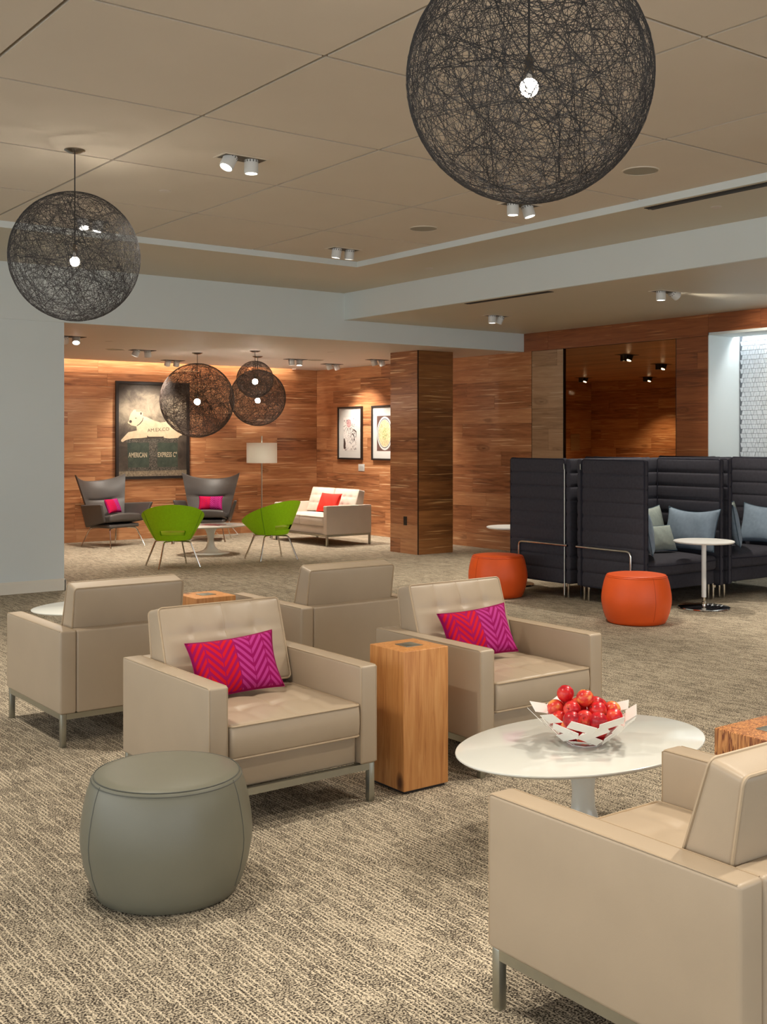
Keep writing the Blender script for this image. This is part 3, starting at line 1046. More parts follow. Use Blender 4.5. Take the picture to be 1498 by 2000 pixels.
G_ARM = 'beige leather lounge armchairs'
chairA = make_lounge(0.80, 1, M['leather'], M['piping'], 'lounge_armchair', 'beige leather armchair facing out with a pink chevron cushion, behind the grey pouf', 'armchair', G_ARM, (2.45, 4.255, 0), 0)
dup(chairA, (3.80, 4.215, 0), 0, 'beige leather armchair facing out with a pink chevron cushion, behind the white oval table')
dup(chairA, (2.47, 5.845, 0), PI, 'beige leather armchair seen from behind, its corner nearest the white wall')
dup(chairA, (3.85, 5.79, 0), PI, 'beige leather armchair seen from behind, right of the far wood block')
dup(chairA, (2.45, 1.872, 0), PI, 'beige leather armchair seen from behind, turned to the white oval table with the fruit bowl')
make_lounge(1.44, 2, M['settee'], M['settee'], 'settee', 'pale grey two-seat settee with a red cushion against the wood wall', 'sofa', None, (9.46, 14.20, 0), rad(-90))


# ------------------------------------------------------------------ cushions
def pillow_mesh(w, h, t, mat, pinch=0.07, n=22, power=0.45, sag=0.0):
    me = bpy.data.meshes.new('cushion')
    V, F, UV = [], [], []
    idx = {}
    for side in (1, -1):
        for i in range(n + 1):
            for j in range(n + 1):
                u, v = -1 + 2 * i / n, -1 + 2 * j / n
                edge = i in (0, n) or j in (0, n)
                if edge and side == -1:
                    idx[(side, i, j)] = idx[(1, i, j)]
                    continue
                x = w / 2 * u * (1 - pinch * (1 - v * v) * abs(u) ** 3)
                z = h / 2 * v * (1 - pinch * (1 - u * u) * abs(v) ** 3)
                y = -side * t / 2 * ((1 - u ** 4) * (1 - v ** 4)) ** power * (0.75 + 0.25 * (1 - u * u) * (1 - v * v))
                if not edge:
                    y += 0.004 * math.sin(7 * u + 3 * v) * (1 - u * u) * (1 - v * v)
                z -= sag * (1 - u * u) * max(0, v) ** 2
                idx[(side, i, j)] = len(V)
                V.append((x, y, z))
                UV.append(((u + 1) / 2, (v + 1) / 2))
        for i in range(n):
            for j in range(n):
                q = (idx[(side, i, j)], idx[(side, i + 1, j)], idx[(side, i + 1, j + 1)], idx[(side, i, j + 1)])
                F.append(q if side == 1 else q[::-1])
    me.from_pydata(V, [], F)
    uv = me.uv_layers.new(name='UVMap')
    for lp in me.loops:
        uv.data[lp.index].uv = UV[lp.vertex_index]
    me.polygons.foreach_set('use_smooth', [True] * len(me.polygons))
    me.materials.append(mat)
    rim = [V[idx[(1, i, 0)]] for i in range(n)] + [V[idx[(1, n, j)]] for j in range(n)] + [V[idx[(1, n - i, n)]] for i in range(n)] + [V[idx[(1, 0, n - j)]] for j in range(n)]
    return me, rim


def cushion(mesh, rim, edge_mat, loc, rot, label, group=None, er=0.004):
    o = link('cushion', mesh, None, loc, rot)
    MB().tube(rim, er, 5, True).obj('edge_piping', edge_mat, o)
    return tag(o, label, 'cushion', group)


PEDGE = plain('magenta_edge', (150, 2, 84), 0.8)
cm, cr = pillow_mesh(0.405, 0.255, 0.11, M['chevron'], 0.09)
G_CH = 'chevron lumbar cushions'
cushion(cm, cr, PEDGE, (2.405, 4.285, 0.560), (rad(-24), rad(-4), rad(-8)), 'magenta and red chevron cushion on the armchair behind the grey pouf', G_CH, 0.002)
cushion(cm, cr, PEDGE, (3.765, 4.245, 0.567), (rad(-24), rad(-4), rad(-8)), 'magenta and red chevron cushion on the armchair behind the oval table', G_CH, 0.002)


# ------------------------------------------------------------------ poufs
def make_pouf(mat, stitch, label, group, loc, rz=0):
    t = thing('pouf', loc, rz, label, 'pouf', group)
    prof = [(0, 0.0), (0.222, 0.0), (0.238, 0.006), (0.256, 0.04), (0.276, 0.10), (0.288, 0.165), (0.290, 0.20), (0.287, 0.245), (0.279, 0.295), (0.268, 0.345), (0.257, 0.378), (0.250, 0.393), (0.2475, 0.3965)]
    MB().lathe(prof, 72).obj('body', mat, t, True, 60)
    MB().lathe([(0.2475, 0.3960), (0.240, 0.4015), (0.21, 0.408), (0.14, 0.413), (0.07, 0.415), (0, 0.4155)], 72).obj('top_panel', mat, t, True, 60)
    st = MB()
    for r_, z in ((0.2535, 0.388), (0.2455, 0.3995)):
        st.tube([(r_ * math.cos(a), r_ * math.sin(a), z) for a in np.linspace(0, 2 * PI, 72, endpoint=False)], 0.0018, 5, True)
    st.obj('top_stitching', stitch, t)
    for k in range(3):
        a = k * 2 * PI / 3
        MB().tube([(r_ * math.cos(a), r_ * math.sin(a), z) for r_, z in prof[3:-1]], 0.0018, 5).obj('side_seam', stitch, t)
    return t


make_pouf(M['grey_leather'], M['grey_stitch'], 'grey green leather pouf on the carpet in front of the armchair', None, (1.72, 3.535, 0), rad(-56))
po = make_pouf(M['orange'], M['orange_stitch'], 'orange pouf standing beside the round white side table', 'orange poufs', (7.40, 6.34, 0), rad(-107))
dup(po, (7.55, 8.22, 0), rad(60), 'orange pouf at the far end of the charcoal sofas, half behind a beige armchair')


# ------------------------------------------------------------------ wood block tables
def block(x0, x1, y0, y1, mat, label):
    cx, cy = (x0 + x1) / 2, (y0 + y1) / 2
    w, d, h = x1 - x0, y1 - y0, 0.617
    o = MB().rbox(-w / 2, w / 2, -d / 2, d / 2, 0.012, h, 0.004, (1, 1, 1), 2).obj('wood_block_table', M[mat], None, True, 38, (cx, cy, 0))
    MB().box(-w / 2 + 0.012, w / 2 - 0.012, -d / 2 + 0.012, d / 2 - 0.012, 0, 0.012).obj('plinth', M['black'], o, False)
    MB().rbox(-0.045, 0.045, -0.045, 0.045, h, h + 0.003, 0.001, (1, 1, 1), 1).obj('inlay_plate', M['steel'], o)
    return tag(o, label, 'side table', 'solid wood block side tables')


block(2.985, 3.235, 3.845, 4.095, 'block', 'tall knotty wood block table between the two cushioned armchairs')
block(3.035, 3.295, 5.86, 6.12, 'block', 'wood block table between the two armchairs seen from behind')
block(2.99, 3.26, 1.975, 2.245, 'block2', 'striped wood block table cut by the photo edge, beside the nearest armchair')


# ------------------------------------------------------------------ pedestal oval tables
def make_oval(loc, label, a=0.555, b=0.37, h=0.385, rz=0):
    t = thing('oval_coffee_table', loc, rz, label, 'coffee table', 'white oval pedestal tables')
    MB().lathe([(0, h - 0.026), (0.80, h - 0.026), (0.93, h - 0.022), (0.985, h - 0.013), (1.0, h - 0.006), (0.998, h - 0.002), (0.985, h), (0, h)], 96, a, b).obj('tabletop', M['white_gloss'], t, True, 50)
    pr = [(0, 0), (0.24, 0.0), (0.245, 0.004), (0.235, 0.012), (0.17, 0.026), (0.10, 0.048), (0.062, 0.085), (0.046, 0.14), (0.042, 0.20), (0.048, 0.26), (0.064, 0.31), (0.09, 0.345), (0.11, h - 0.026), (0, h - 0.026)]
    MB().lathe(pr, 56, 1.1, 0.9).obj('pedestal', M['white_gloss'], t, True, 50)
    return t


ov = make_oval((3.18, 2.985, 0), 'glossy white oval table holding the fruit bowl')
dup(ov, (3.20, 7.45, 0), 0, 'white oval table mostly hidden behind the armchair nearest the white wall')
dup(ov, (7.27, 13.62, 0), 0, 'white oval table with a magazine, among the green and wing chairs')

# fruit bowl made of white cards
bwl = thing('fruit_bowl', (3.165, 2.965, 0.386), 0, 'white bowl of overlapping cards filled with nectarines on the oval table', 'bowl')
rb = random.Random(12)
pl = MB().box(-0.5, 0.5, -0.0008, 0.0008, -0.5, 0.5).mesh('bowl_panel', M['bowl_white'], False)
for n, r_, z, tilt, w, h, z_j, rj in ((7, 0.082, 0.020, 62, 0.078, 0.036, 0.0, 8), (8, 0.116, 0.046, 42, 0.092, 0.038, 0.004, 30), (8, 0.143, 0.078, 40, 0.100, 0.042, 0.006, -28), (10, 0.180, 0.108, 48, 0.098, 0.050, 0.012, 26)):
    ph = rb.uniform(0, 6)
    for i in range(n):
        a = ph + 2 * PI * i / n + rb.uniform(-0.06, 0.06)
        o = link('bowl_panel', pl, bwl)
        m = Matrix.Rotation(a, 4, 'Z') @ Matrix.Translation((r_, 0, z + rb.uniform(-z_j, z_j))) @ Matrix.Rotation(rad(tilt + rb.uniform(-6, 6)), 4, 'Y') @ Matrix.Rotation(PI / 2, 4, 'Z') @ Matrix.Rotation(rad((-1) ** i * rj + rb.uniform(-6, 6)), 4, 'Y') @ Matrix.Diagonal((w, 1, h, 1))
        o.matrix_local = m
MB().lathe([(0, 0), (0.066, 0), (0.066, 0.003), (0, 0.003)], 8).obj('base', M['bowl_white'], bwl, False)

FR = 0.033
pts = []
rf = random.Random(5)
for k in range(26):
    a, q = rf.uniform(0, 2 * PI), math.sqrt(rf.random()) * 0.12
    pts.append([q * math.cos(a), q * math.sin(a), 0.05 + 0.012 * k])
for it in range(500):
    for p in pts:
        p[2] -= 0.0016
        p[0] *= 0.998
        p[1] *= 0.998
    for _ in range(5):
        for i in range(len(pts)):
            for j in range(i):
                d = [pts[i][c] - pts[j][c] for c in range(3)]
                L = math.sqrt(sum(x * x for x in d)) or 1e-6
                if L < 2 * FR * 1.01:
                    s = (2 * FR * 1.01 - L) / 2 / L
                    for c in range(3):
                        pts[i][c] += d[c] * s
                        pts[j][c] -= d[c] * s
        for p in pts:
            p[2] = max(p[2], FR + 0.004)
            q = math.hypot(p[0], p[1])
            lim = 0.040 + 0.98 * max(0, p[2] - FR)
            if q > lim:
                p[0] *= lim / q
                p[1] *= lim / q
                p[2] += 0.2 * (q - lim)
for it in range(300):
    for i in range(len(pts)):
        for j in range(i):
            d = [pts[i][c] - pts[j][c] for c in range(3)]
            L = math.sqrt(sum(x * x for x in d)) or 1e-6
            if L < 2 * FR * 1.01:
                s = (2 * FR * 1.01 - L) / 2 / L
                for c in range(3):
                    pts[i][c] += d[c] * s
                    pts[j][c] -= d[c] * s
    for p in pts:
        p[2] = max(p[2], FR + 0.005)
fm = MB().lathe([(0, -FR)] + [(FR * math.cos(a) * (1.0), FR * math.sin(a)) for a in np.linspace(-1.45, 1.05, 14)] + [(FR * 0.32, FR * 0.90), (FR * 0.12, FR * 0.78), (0, FR * 0.74)], 24)
fm.v = [(x * (1 - (0.06 if abs(math.atan2(y, x)) < 0.2 else 0)), y, z) for x, y, z in fm.v]
fm = fm.mesh('nectarine', M['fruit'], True, 80)
stem = MB().tube([(0, 0, FR * 0.72), (0.002, 0, FR * 0.98)], 0.0016, 5).mesh('stem', M['photo_dark'])
for k, p in enumerate(pts):
    o = link('nectarine', fm, None, (3.165 + p[0], 2.965 + p[1], 0.385 + p[2]), (rf.uniform(-1.4, 1.4), rf.uniform(-1.4, 1.4), rf.uniform(0, 6)))
    link('stem', stem, o)
    tag(o, 'red and yellow nectarine in the white bowl on the oval table', 'nectarine', 'nectarines in the white bowl')

# magazine on the far oval table
mg = thing('magazine', (7.27, 13.56, 0.385), rad(30), 'dark red glossy magazine lying on the far oval table', 'magazine')
MB().box(-0.11, 0.11, -0.14, 0.14, 0, 0.006).obj('pages', M['paper'], mg, False)
MB().box(-0.112, 0.112, -0.142, 0.142, 0.006, 0.008).obj('cover', M['cover1'], mg, False)


# ------------------------------------------------------------------ round side tables
def make_side(loc, label):
    t = thing('round_side_table', loc, 0, label, 'side table', 'round white side tables')
    MB().lathe([(0, 0.592), (0.255, 0.596), (0.268, 0.602), (0.272, 0.609), (0.268, 0.616), (0.258, 0.618), (0, 0.618)], 64).obj('tabletop', M['white_satin'], t)
    MB().lathe([(0, 0.10), (0.021, 0.10), (0.021, 0.585), (0.06, 0.592), (0, 0.593)], 28).obj('post', M['white_satin'], t)
    MB().lathe([(0, 0.030), (0.020, 0.030), (0.020, 0.055), (0.012, 0.062), (0.012, 0.10), (0, 0.10)], 28).obj('collar', M['chrome'], t)
    MB().lathe([(0, 0), (0.228, 0), (0.234, 0.006), (0.232, 0.014), (0.222, 0.018), (0.03, 0.030), (0, 0.030)], 64).obj('base', M['chrome'], t)
    return t


sd = make_side((8.51, 6.50, 0), 'round white side table on a chrome disc in front of the charcoal sofa')
dup(sd, (8.27, 8.78, 0), 0, 'round white side table partly hidden at the far end of the charcoal sofas')


# ------------------------------------------------------------------ high-backed charcoal sofas
def make_alcove(loc, rz, label, white_zip):
    t = thing('highback_sofa', loc, rz, label, 'sofa', 'high-backed charcoal sofas')
    Wd, th, Z0, Z1 = 1.15, 0.058, 0.14, 1.352
    ch = 9

    def quilt(x, y, z, axis):
        f = (z + (Z1 - Z0) / 2) / (Z1 - Z0) * ch
        g = abs(f - round(f))
        d = 0.010 * math.exp(-(g / 0.07) ** 2) if 0.4 < f < ch - 0.4 else 0
        bul = 0.0035 * math.sin(PI * (f % 1))
        if axis == 0:
            s = 1 if x > 0 else -1
            return x + s * (bul - d), y, z + (0.012 * math.exp(-((abs(y) - 0.41) / 0.05) ** 2) if z > 0.59 else 0)
        s = 1 if y > 0 else -1
        return x, y + s * (bul - d), z

    for s in (-1, 1):
        x0, x1 = sorted((s * Wd / 2, s * (Wd / 2 - th)))
        MB().rbox(x0, x1, -0.415, 0.345, Z0, Z1, 0.02, (1, 8, 80), 2, lambda x, y, z: quilt(x, y, z, 0)).obj('side_panel', M['charcoal'], t)
        xm = s * (Wd / 2 - 0.006)
        loop = [(xm, y, z + (Z0 + Z1) / 2) for y, z, _ in rrect(0.752, Z1 - Z0 - 0.012, 0.02, 0)]
        xi = s * (Wd / 2 - th + 0.006)
        pm_ = MB().tube([(xm, y - 0.035, z) for _, y, z in loop], 0.007, 6, True)
        pm_.tube([(xi, y - 0.035, z) for _, y, z in loop], 0.007, 6, True)
        pm_.obj('panel_piping', M['char_edge'], t)
        zp = MB().tube([(s * (Wd / 2 + 0.004), 0.352, 0.03), (s * (Wd / 2 + 0.004), 0.352, Z1 - 0.07)], 0.0045 if white_zip else 0.003, 6).obj('zipper', M['white_satin' if white_zip else 'char_edge'], t)
        MB().rbox(-0.008, 0.008, -0.004, 0.004, -0.028, 0.028, 0.003, mat=Matrix.Translation((s * (Wd / 2 + 0.008), 0.352, Z1 - 0.075))).obj('zip_pull', M['steel'], zp)
        xt = s * (Wd / 2 + 0.016)
        MB().tube(bend([(xt, 0.40, 0.515), (xt, -0.27, 0.515), (xt, -0.27, 0.10)], 0.05), 0.011, 10).obj('rail', M['chrome'], t)
        for yy in (-0.33, 0.30):
            MB().tube([(s * (Wd / 2 - 0.05), yy, 0), (s * (Wd / 2 - 0.05), yy, 0.16)], 0.012, 10).tube([(s * (Wd / 2 - 0.05), yy + 0.055, 0), (s * (Wd / 2 - 0.05), yy + 0.055, 0.16)], 0.012, 10).obj('leg', M['chrome'], t)
    xb = Wd / 2 - 0.004
    MB().rbox(-xb, xb, 0.358, 0.415, Z0, Z1, 0.02, (10, 1, 80), 2, lambda x, y, z: quilt(x, y, z, 1)).obj('back_panel', M['charcoal'], t)
    iw = Wd / 2 - th - 0.008
    MB().rbox(-iw, iw, -0.36, 0.345, 0.15, 0.285, 0.02, (4, 4, 2), 2).obj('seat_base', M['charcoal'], t)

    def seat_fn(x, y, z):
        u, v = x / iw, y / 0.37
        p = max(0, 1 - u ** 4) * max(0, 1 - v ** 4)
        if z > 0:
            z += 0.03 * p
        y -= 0.05 * max(0, -v) ** 3 * (1 - u * u)
        return x, y, z

    MB().rbox(-iw, iw, -0.39, 0.345, 0.288, 0.425, 0.04, (16, 12, 3), 3, seat_fn).obj('seat_cushion', M['charcoal'], t)
    pp = []
    for u in np.linspace(-0.97, 0.97, 20):
        pp.append((u * iw, -0.392 - 0.05 * (1 - u * u), 0.385))
    MB().tube(pp, 0.006, 6).obj('seat_piping', M['char_edge'], t)
    return t


SX1, SX3 = 8.53, 9.75
al = make_alcove((SX1, 7.14, 0), 0, 'charcoal high-backed sofa with blue grey cushions beside the round white side table', False)
dup(al, (SX3, 7.14, 0), 0, 'charcoal high-backed sofa with cushions cut by the right edge of the photo')
al2 = make_alcove((SX1, 8.06, 0), PI, 'charcoal high-backed sofa turned away, its quilted side next to the far orange pouf', True)
dup(al2, (SX3, 8.06, 0), PI, 'charcoal high-backed sofa turned away, only its top edge showing near the mirror')

lm, lr = pillow_mesh(0.60, 0.42, 0.15, M['bluegrey'], 0.08, 20, 0.4, 0.03)
mm, mr = pillow_mesh(0.52, 0.42, 0.14, M['sagegrey'], 0.08, 20, 0.4, 0.02)
sm_, sr = pillow_mesh(0.34, 0.26, 0.11, M['sagegrey'], 0.07, 18, 0.4)
bm_, br_ = pillow_mesh(0.46, 0.42, 0.13, M['bluegrey'], 0.08, 20, 0.4)
G_SO = 'linen cushions on the charcoal sofas'
for dx, who in ((0, 'sofa behind the round table'), (SX3 - SX1, 'sofa cut by the photo edge')):
    cushion(mm, mr, M['blue_edge'], (SX1 + 0.22 + dx, 7.365, 0.68), (rad(-16), 0, rad(0)), 'sage grey linen cushion against the back of the ' + who, G_SO)
    cushion(lm, lr, M['blue_edge'], (SX1 + 0.395 + dx, 6.97, 0.675), (rad(-16), 0, rad(-88)), 'wide blue grey cushion on the inner side of the ' + who, G_SO)
    cushion(bm_, br_, M['blue_edge'], (SX1 - 0.315 + dx + (0.08 if dx else 0), 6.93, 0.69), (rad(-10), 0, rad(47)), 'blue grey cushion at the left front of the ' + who, G_SO)
    if not dx:
        cushion(sm_, sr, M['blue_edge'], (SX1 + 0.075, 7.09, 0.592), (rad(-24), 0, rad(-12)), 'small sage linen cushion in front of the others on the ' + who, G_SO)


# ------------------------------------------------------------------ wing chairs
def make_wing(loc, rz, label):
    t = thing('wing_chair', loc, rz, label, 'armchair', 'dark leather wing chairs')
    nu, nv = 24, 28

    def shell(s, tt, front):
        hw = 0.30 + 0.15 * tt ** 1.1
        zt = 0.33 + (0.60 + 0.10 * s * s * (0.3 + 0.7 * abs(s))) * tt
        y = 0.19 + 0.27 * tt - 0.20 * s * s * (0.35 + 0.55 * tt)
        x = hw * s
        off = 0.035
        if front:
            p = (1 - s ** 6)
            y -= off + 0.03 * p * math.sin(PI * min(1, max(0, (tt - 0.54) / 0.46))) + 0.012 * p * math.sin(PI * min(1, tt / 0.54)) - 0.02 * p * math.exp(-((tt - 0.545 + 0.05 * s * s) / 0.014) ** 2)
        return x, y, zt

    V, F = [], []
    for fr in (True, False):
        for i in range(nu + 1):
            for j in range(nv + 1):
                V.append(shell(-1 + 2 * i / nu, j / nv, fr))
    n1 = (nu + 1) * (nv + 1)
    id_ = lambda k, i, j: k * n1 + i * (nv + 1) + j
    for i in range(nu):
        for j in range(nv):
            F.append((id_(0, i, j), id_(0, i + 1, j), id_(0, i + 1, j + 1), id_(0, i, j + 1)))
            F.append((id_(1, i, j), id_(1, i, j + 1), id_(1, i + 1, j + 1), id_(1, i + 1, j)))
    for i in range(nu):
        F.append((id_(0, i, nv), id_(0, i + 1, nv), id_(1, i + 1, nv), id_(1, i, nv)))
        F.append((id_(0, i, 0), id_(1, i, 0), id_(1, i + 1, 0), id_(0, i + 1, 0)))
    for j in range(nv):
        F.append((id_(0, 0, j), id_(0, 0, j + 1), id_(1, 0, j + 1), id_(1, 0, j)))
        F.append((id_(0, nu, j), id_(1, nu, j), id_(1, nu, j + 1), id_(0, nu, j + 1)))
    MB().add(V, F).obj('backrest', M['wing'], t, True, 60)
    MB().tube([(s * (0.30 + 0.15 * tt ** 1.1), shell(s, tt, True)[1] + 0.006, shell(s, tt, True)[2]) for s in np.linspace(-0.92, 0.92, 18) for tt in (0.545 - 0.05 * s * s,)], 0.004, 5).obj('headrest_seam', M['black'], t)
    for s in (-1, 1):
        def arm_fn(x, y, z, s=s):
            v = (z + 0.15) / 0.30
            f = (y + 0.27) / 0.54                # 0 front .. 1 rear
            x += s * (0.10 * v - 0.05 + (1 - f) * 0.07)
            z += 0.03 * (1 - f) * v + (0.07 * (1 - f) * (1 - v)) - 0.03 * f * (1 - v)
            y -= 0.05 * (1 - v) * -1 * (1 - f)
            return x, y, z
        MB().rbox(s * 0.345 - 0.026, s * 0.345 + 0.026, -0.34, 0.20, 0.30, 0.60, 0.022, (1, 8, 6), 3, arm_fn).obj('arm', M['wing'], t, True, 60)
    MB().rbox(-0.285, 0.285, -0.31, 0.20, 0.33, 0.43, 0.035, (8, 8, 2), 3, lambda x, y, z: (x, y, z + (0.02 * (1 - (x / 0.285) ** 2) if z > 0 else 0) - 0.08 * (y / 0.5))).obj('seat_cushion', M['wing'], t)
    MB().rbox(-0.27, 0.27, -0.28, 0.23, 0.275, 0.33, 0.02, (2, 2, 1), 2).obj('seat_base', M['wing'], t)
    for sx in (-1, 1):
        for sy in (-1, 1):
            MB().tube(bend([(sx * 0.12, sy * 0.16 - 0.02, 0.27), (sx * 0.24, sy * 0.22 - 0.02, 0.265), (sx * 0.31, sy * 0.33 - 0.02, 0)], 0.04), 0.009, 8).obj('leg', M['chrome'], t)
    return t


wc = make_wing((6.67, 15.50, 0), rad(16), 'dark leather wing chair on the left, turned sideways toward the oval table')
dup(wc, (8.22, 15.48, 0), rad(-37), 'dark leather wing chair facing out, below the right edge of the framed poster')
wm, wmr = pillow_mesh(0.37, 0.22, 0.10, M['chevron'])
cushion(wm, wmr, PEDGE, (6.69, 15.52, 0.575), (rad(-22), 0, rad(38)), 'magenta chevron cushion on the left wing chair', G_CH, 0.002)
cushion(wm, wmr, PEDGE, (8.245, 15.45, 0.570), (rad(-20), 0, rad(-37)), 'magenta chevron cushion on the wing chair that faces out', G_CH, 0.002)
rm_, rmr = pillow_mesh(0.46, 0.30, 0.12, M['red'])
cushion(rm_, rmr, M['red'], (9.44, 13.98, 0.60), (rad(-24), 0, rad(-84)), 'plain red cushion on the pale grey settee', None, 0.003)


# ------------------------------------------------------------------ lime green tub chairs
def make_tub(loc, rz, label, leg_rot):
    t = thing('tub_chair', loc, rz, label, 'chair', 'lime green tub chairs')
    n, m, th = 80, 14, 0.026
    zb, rbm, rtop = 0.335, 0.215, 0.375

    def pt(k, j, inner):
        ph = 2 * PI * k / n            # 0 = back (+y)
        c = (1 + math.cos(ph)) / 2
        ztop = 0.435 + 0.335 * c ** 0.85
        f = j / m
        r = rbm + (rtop - rbm) * f ** 0.9
        z = zb + (ztop - zb) * f
        if inner:
            r -= th
        return (r * math.sin(ph), r * math.cos(ph), z)

    V = [pt(k, j, i) for i in (0, 1) for k in range(n) for j in range(m + 1)]
    id_ = lambda i, k, j: i * n * (m + 1) + (k % n) * (m + 1) + j
    hole = lambda k, j: (k < 8 or k >= n - 8) and j in (2, 3)
    F = []
    for k in range(n):
        for j in range(m):
            if hole(k, j):
                F.append((id_(0, k, j), id_(1, k, j), id_(1, k + 1, j), id_(0, k + 1, j)))
                F.append((id_(0, k, j + 1), id_(0, k + 1, j + 1), id_(1, k + 1, j + 1), id_(1, k, j + 1)))
                continue
            F.append((id_(0, k, j), id_(0, k, j + 1), id_(0, k + 1, j + 1), id_(0, k + 1, j)))
            F.append((id_(1, k, j), id_(1, k + 1, j), id_(1, k + 1, j + 1), id_(1, k, j + 1)))
        F.append((id_(0, k, m), id_(1, k, m), id_(1, k + 1, m), id_(0, k + 1, m)))
        F.append((id_(0, k, 0), id_(0, k + 1, 0), id_(1, k + 1, 0), id_(1, k, 0)))
    MB().add(V, F).obj('shell', M['green'], t, True, 50)
    MB().lathe([(0, zb - 0.004), (rbm - 0.004, zb - 0.004), (rbm - 0.004, zb + 0.006), (0, zb + 0.006)], 40).obj('seat_pan', M['green'], t)
    MB().lathe([(0, zb + 0.008), (0.19, zb + 0.008), (0.205, zb + 0.03), (0.222, zb + 0.075), (0.215, zb + 0.095), (0.15, zb + 0.108), (0, zb + 0.11)], 48).obj('seat_cushion', M['green_seat'], t)
    for s in (-1, 1):
        k = round(n * 0.19) * s
        MB().tube([(p[0] * 1.004, p[1] * 1.004, p[2]) for p in (pt(k + s * (m - j) * 0.0, j, 0) for j in range(m + 1))], 0.004, 5).obj('seam', M['green_seam'], t)
    hub = MB().lathe([(0, 0.275), (0.02, 0.275), (0.02, 0.331), (0, 0.331)], 20)
    for q in range(4):
        a = leg_rot - rz + q * PI / 2
        hub.tube([(0, 0, 0.312), (0.16 * math.cos(a), 0.16 * math.sin(a), 0.312)], 0.008, 8)
        MB().tube(bend([(0.15 * math.cos(a), 0.15 * math.sin(a), 0.314), (0.23 * math.cos(a), 0.23 * math.sin(a), 0.312), (0.365 * math.cos(a), 0.365 * math.sin(a), 0.004)], 0.03), 0.0105, 9).tube([(0.362 * math.cos(a), 0.362 * math.sin(a), 0), (0.362 * math.cos(a), 0.362 * math.sin(a), 0.012)], 0.013, 9).obj('leg', M['chrome'], t)
    hub.obj('swivel_hub', M['chrome'], t)
    return t


make_tub((6.14, 12.46, 0), rad(153), 'lime green tub chair seen straight from behind, left of the far oval table', rad(37))
make_tub((7.52, 12.46, 0), rad(196), 'lime green tub chair turned sideways, in front of the pale settee', rad(37))

# ------------------------------------------------------------------ floor lamp
fl = thing('floor_lamp', (9.36, 15.80, 0), 0, 'slim floor lamp with a white drum shade by the wood wall corner', 'floor lamp')
MB().lathe([(0, 0), (0.14, 0), (0.145, 0.008), (0.13, 0.016), (0.02, 0.022), (0, 0.022)], 40).obj('base', M['steel'], fl)
MB().tube([(0, 0, 0.02), (0, 0, 1.60)], 0.010, 10).obj('pole', M['steel'], fl)
MB().lathe([(0.243, 1.165), (0.246, 1.165), (0.246, 1.49), (0.243, 1.49), (0.243, 1.165)], 48).obj('lamp_shade', M['shade'], fl)
MB().lathe([(0, 1.17), (0.20, 1.17), (0.20, 1.173), (0, 1.173)], 36).lathe([(0.198, 1.19), (0.201, 1.19), (0.201, 1.47), (0.198, 1.47), (0.198, 1.19)], 36).obj('inner_diffuser', M['shade'], fl)
sh = MB()
for q in range(3):
    a = q * 2 * PI / 3
    sh.tube([(0, 0, 1.485), (0.244 * math.cos(a), 0.244 * math.sin(a), 1.485)], 0.003, 6)
sh.obj('shade_spider', M['steel'], fl)
MB().lathe([(0, 1.27), (0.02, 1.28), (0.032, 1.31), (0.03, 1.34), (0.014, 1.38), (0.014, 1.42), (0, 1.42)], 20).obj('bulb', M['mat_white'], fl, True, 60, (0.05, 0, 0))
ll = bpy.data.lights.new('floor_lamp_light', 'POINT')
ll.energy, ll.color, ll.shadow_soft_size = 12, (1.0, 0.97, 0.92), 0.04
link('floor_lamp_light', ll, fl, (-0.06, 0, 1.33))

# ------------------------------------------------------------------ framed poster on the back wall
PX0, PX1, PZ0, PZ1 = 7.06, 8.30, 0.93, 2.44
PWd, PHt = PX1 - PX0, PZ1 - PZ0
po_ = thing('framed_poster', ((PX0 + PX1) / 2, WY - 0.002, PZ0), 0, 'large black framed sepia photograph of a white dog lying on a trunk', 'picture')
fw, fd = 0.042, 0.045
fr = MB().box(-PWd / 2, PWd / 2, -fd, 0, 0, fw).box(-PWd / 2, PWd / 2, -fd, 0, PHt - fw, PHt)
fr.box(-PWd / 2, -PWd / 2 + fw, -fd, 0, fw, PHt - fw).box(PWd / 2 - fw, PWd / 2, -fd, 0, fw, PHt - fw)
fr.obj('frame', M['black'], po_, False)
MB().box(-PWd / 2 + fw, PWd / 2 - fw, -0.020, -0.005, fw, PHt - fw).obj('photo_print', M['photo'], po_, False)
iw_, ih_ = PWd - 2 * fw, PHt - 2 * fw


def pp(px, py):
    return (-iw_ / 2 + (px - 190) / 1090 * iw_, fw + ih_ - (py - 170) / 1515 * ih_)


def pprint(name, pts, mat, lay, parent=po_):
    MB().poly([pp(*p) for p in pts], 0.0008, Matrix.Translation((0, -0.0195 - 0.0008 * lay, 0))).obj(name, M[mat], parent, False)


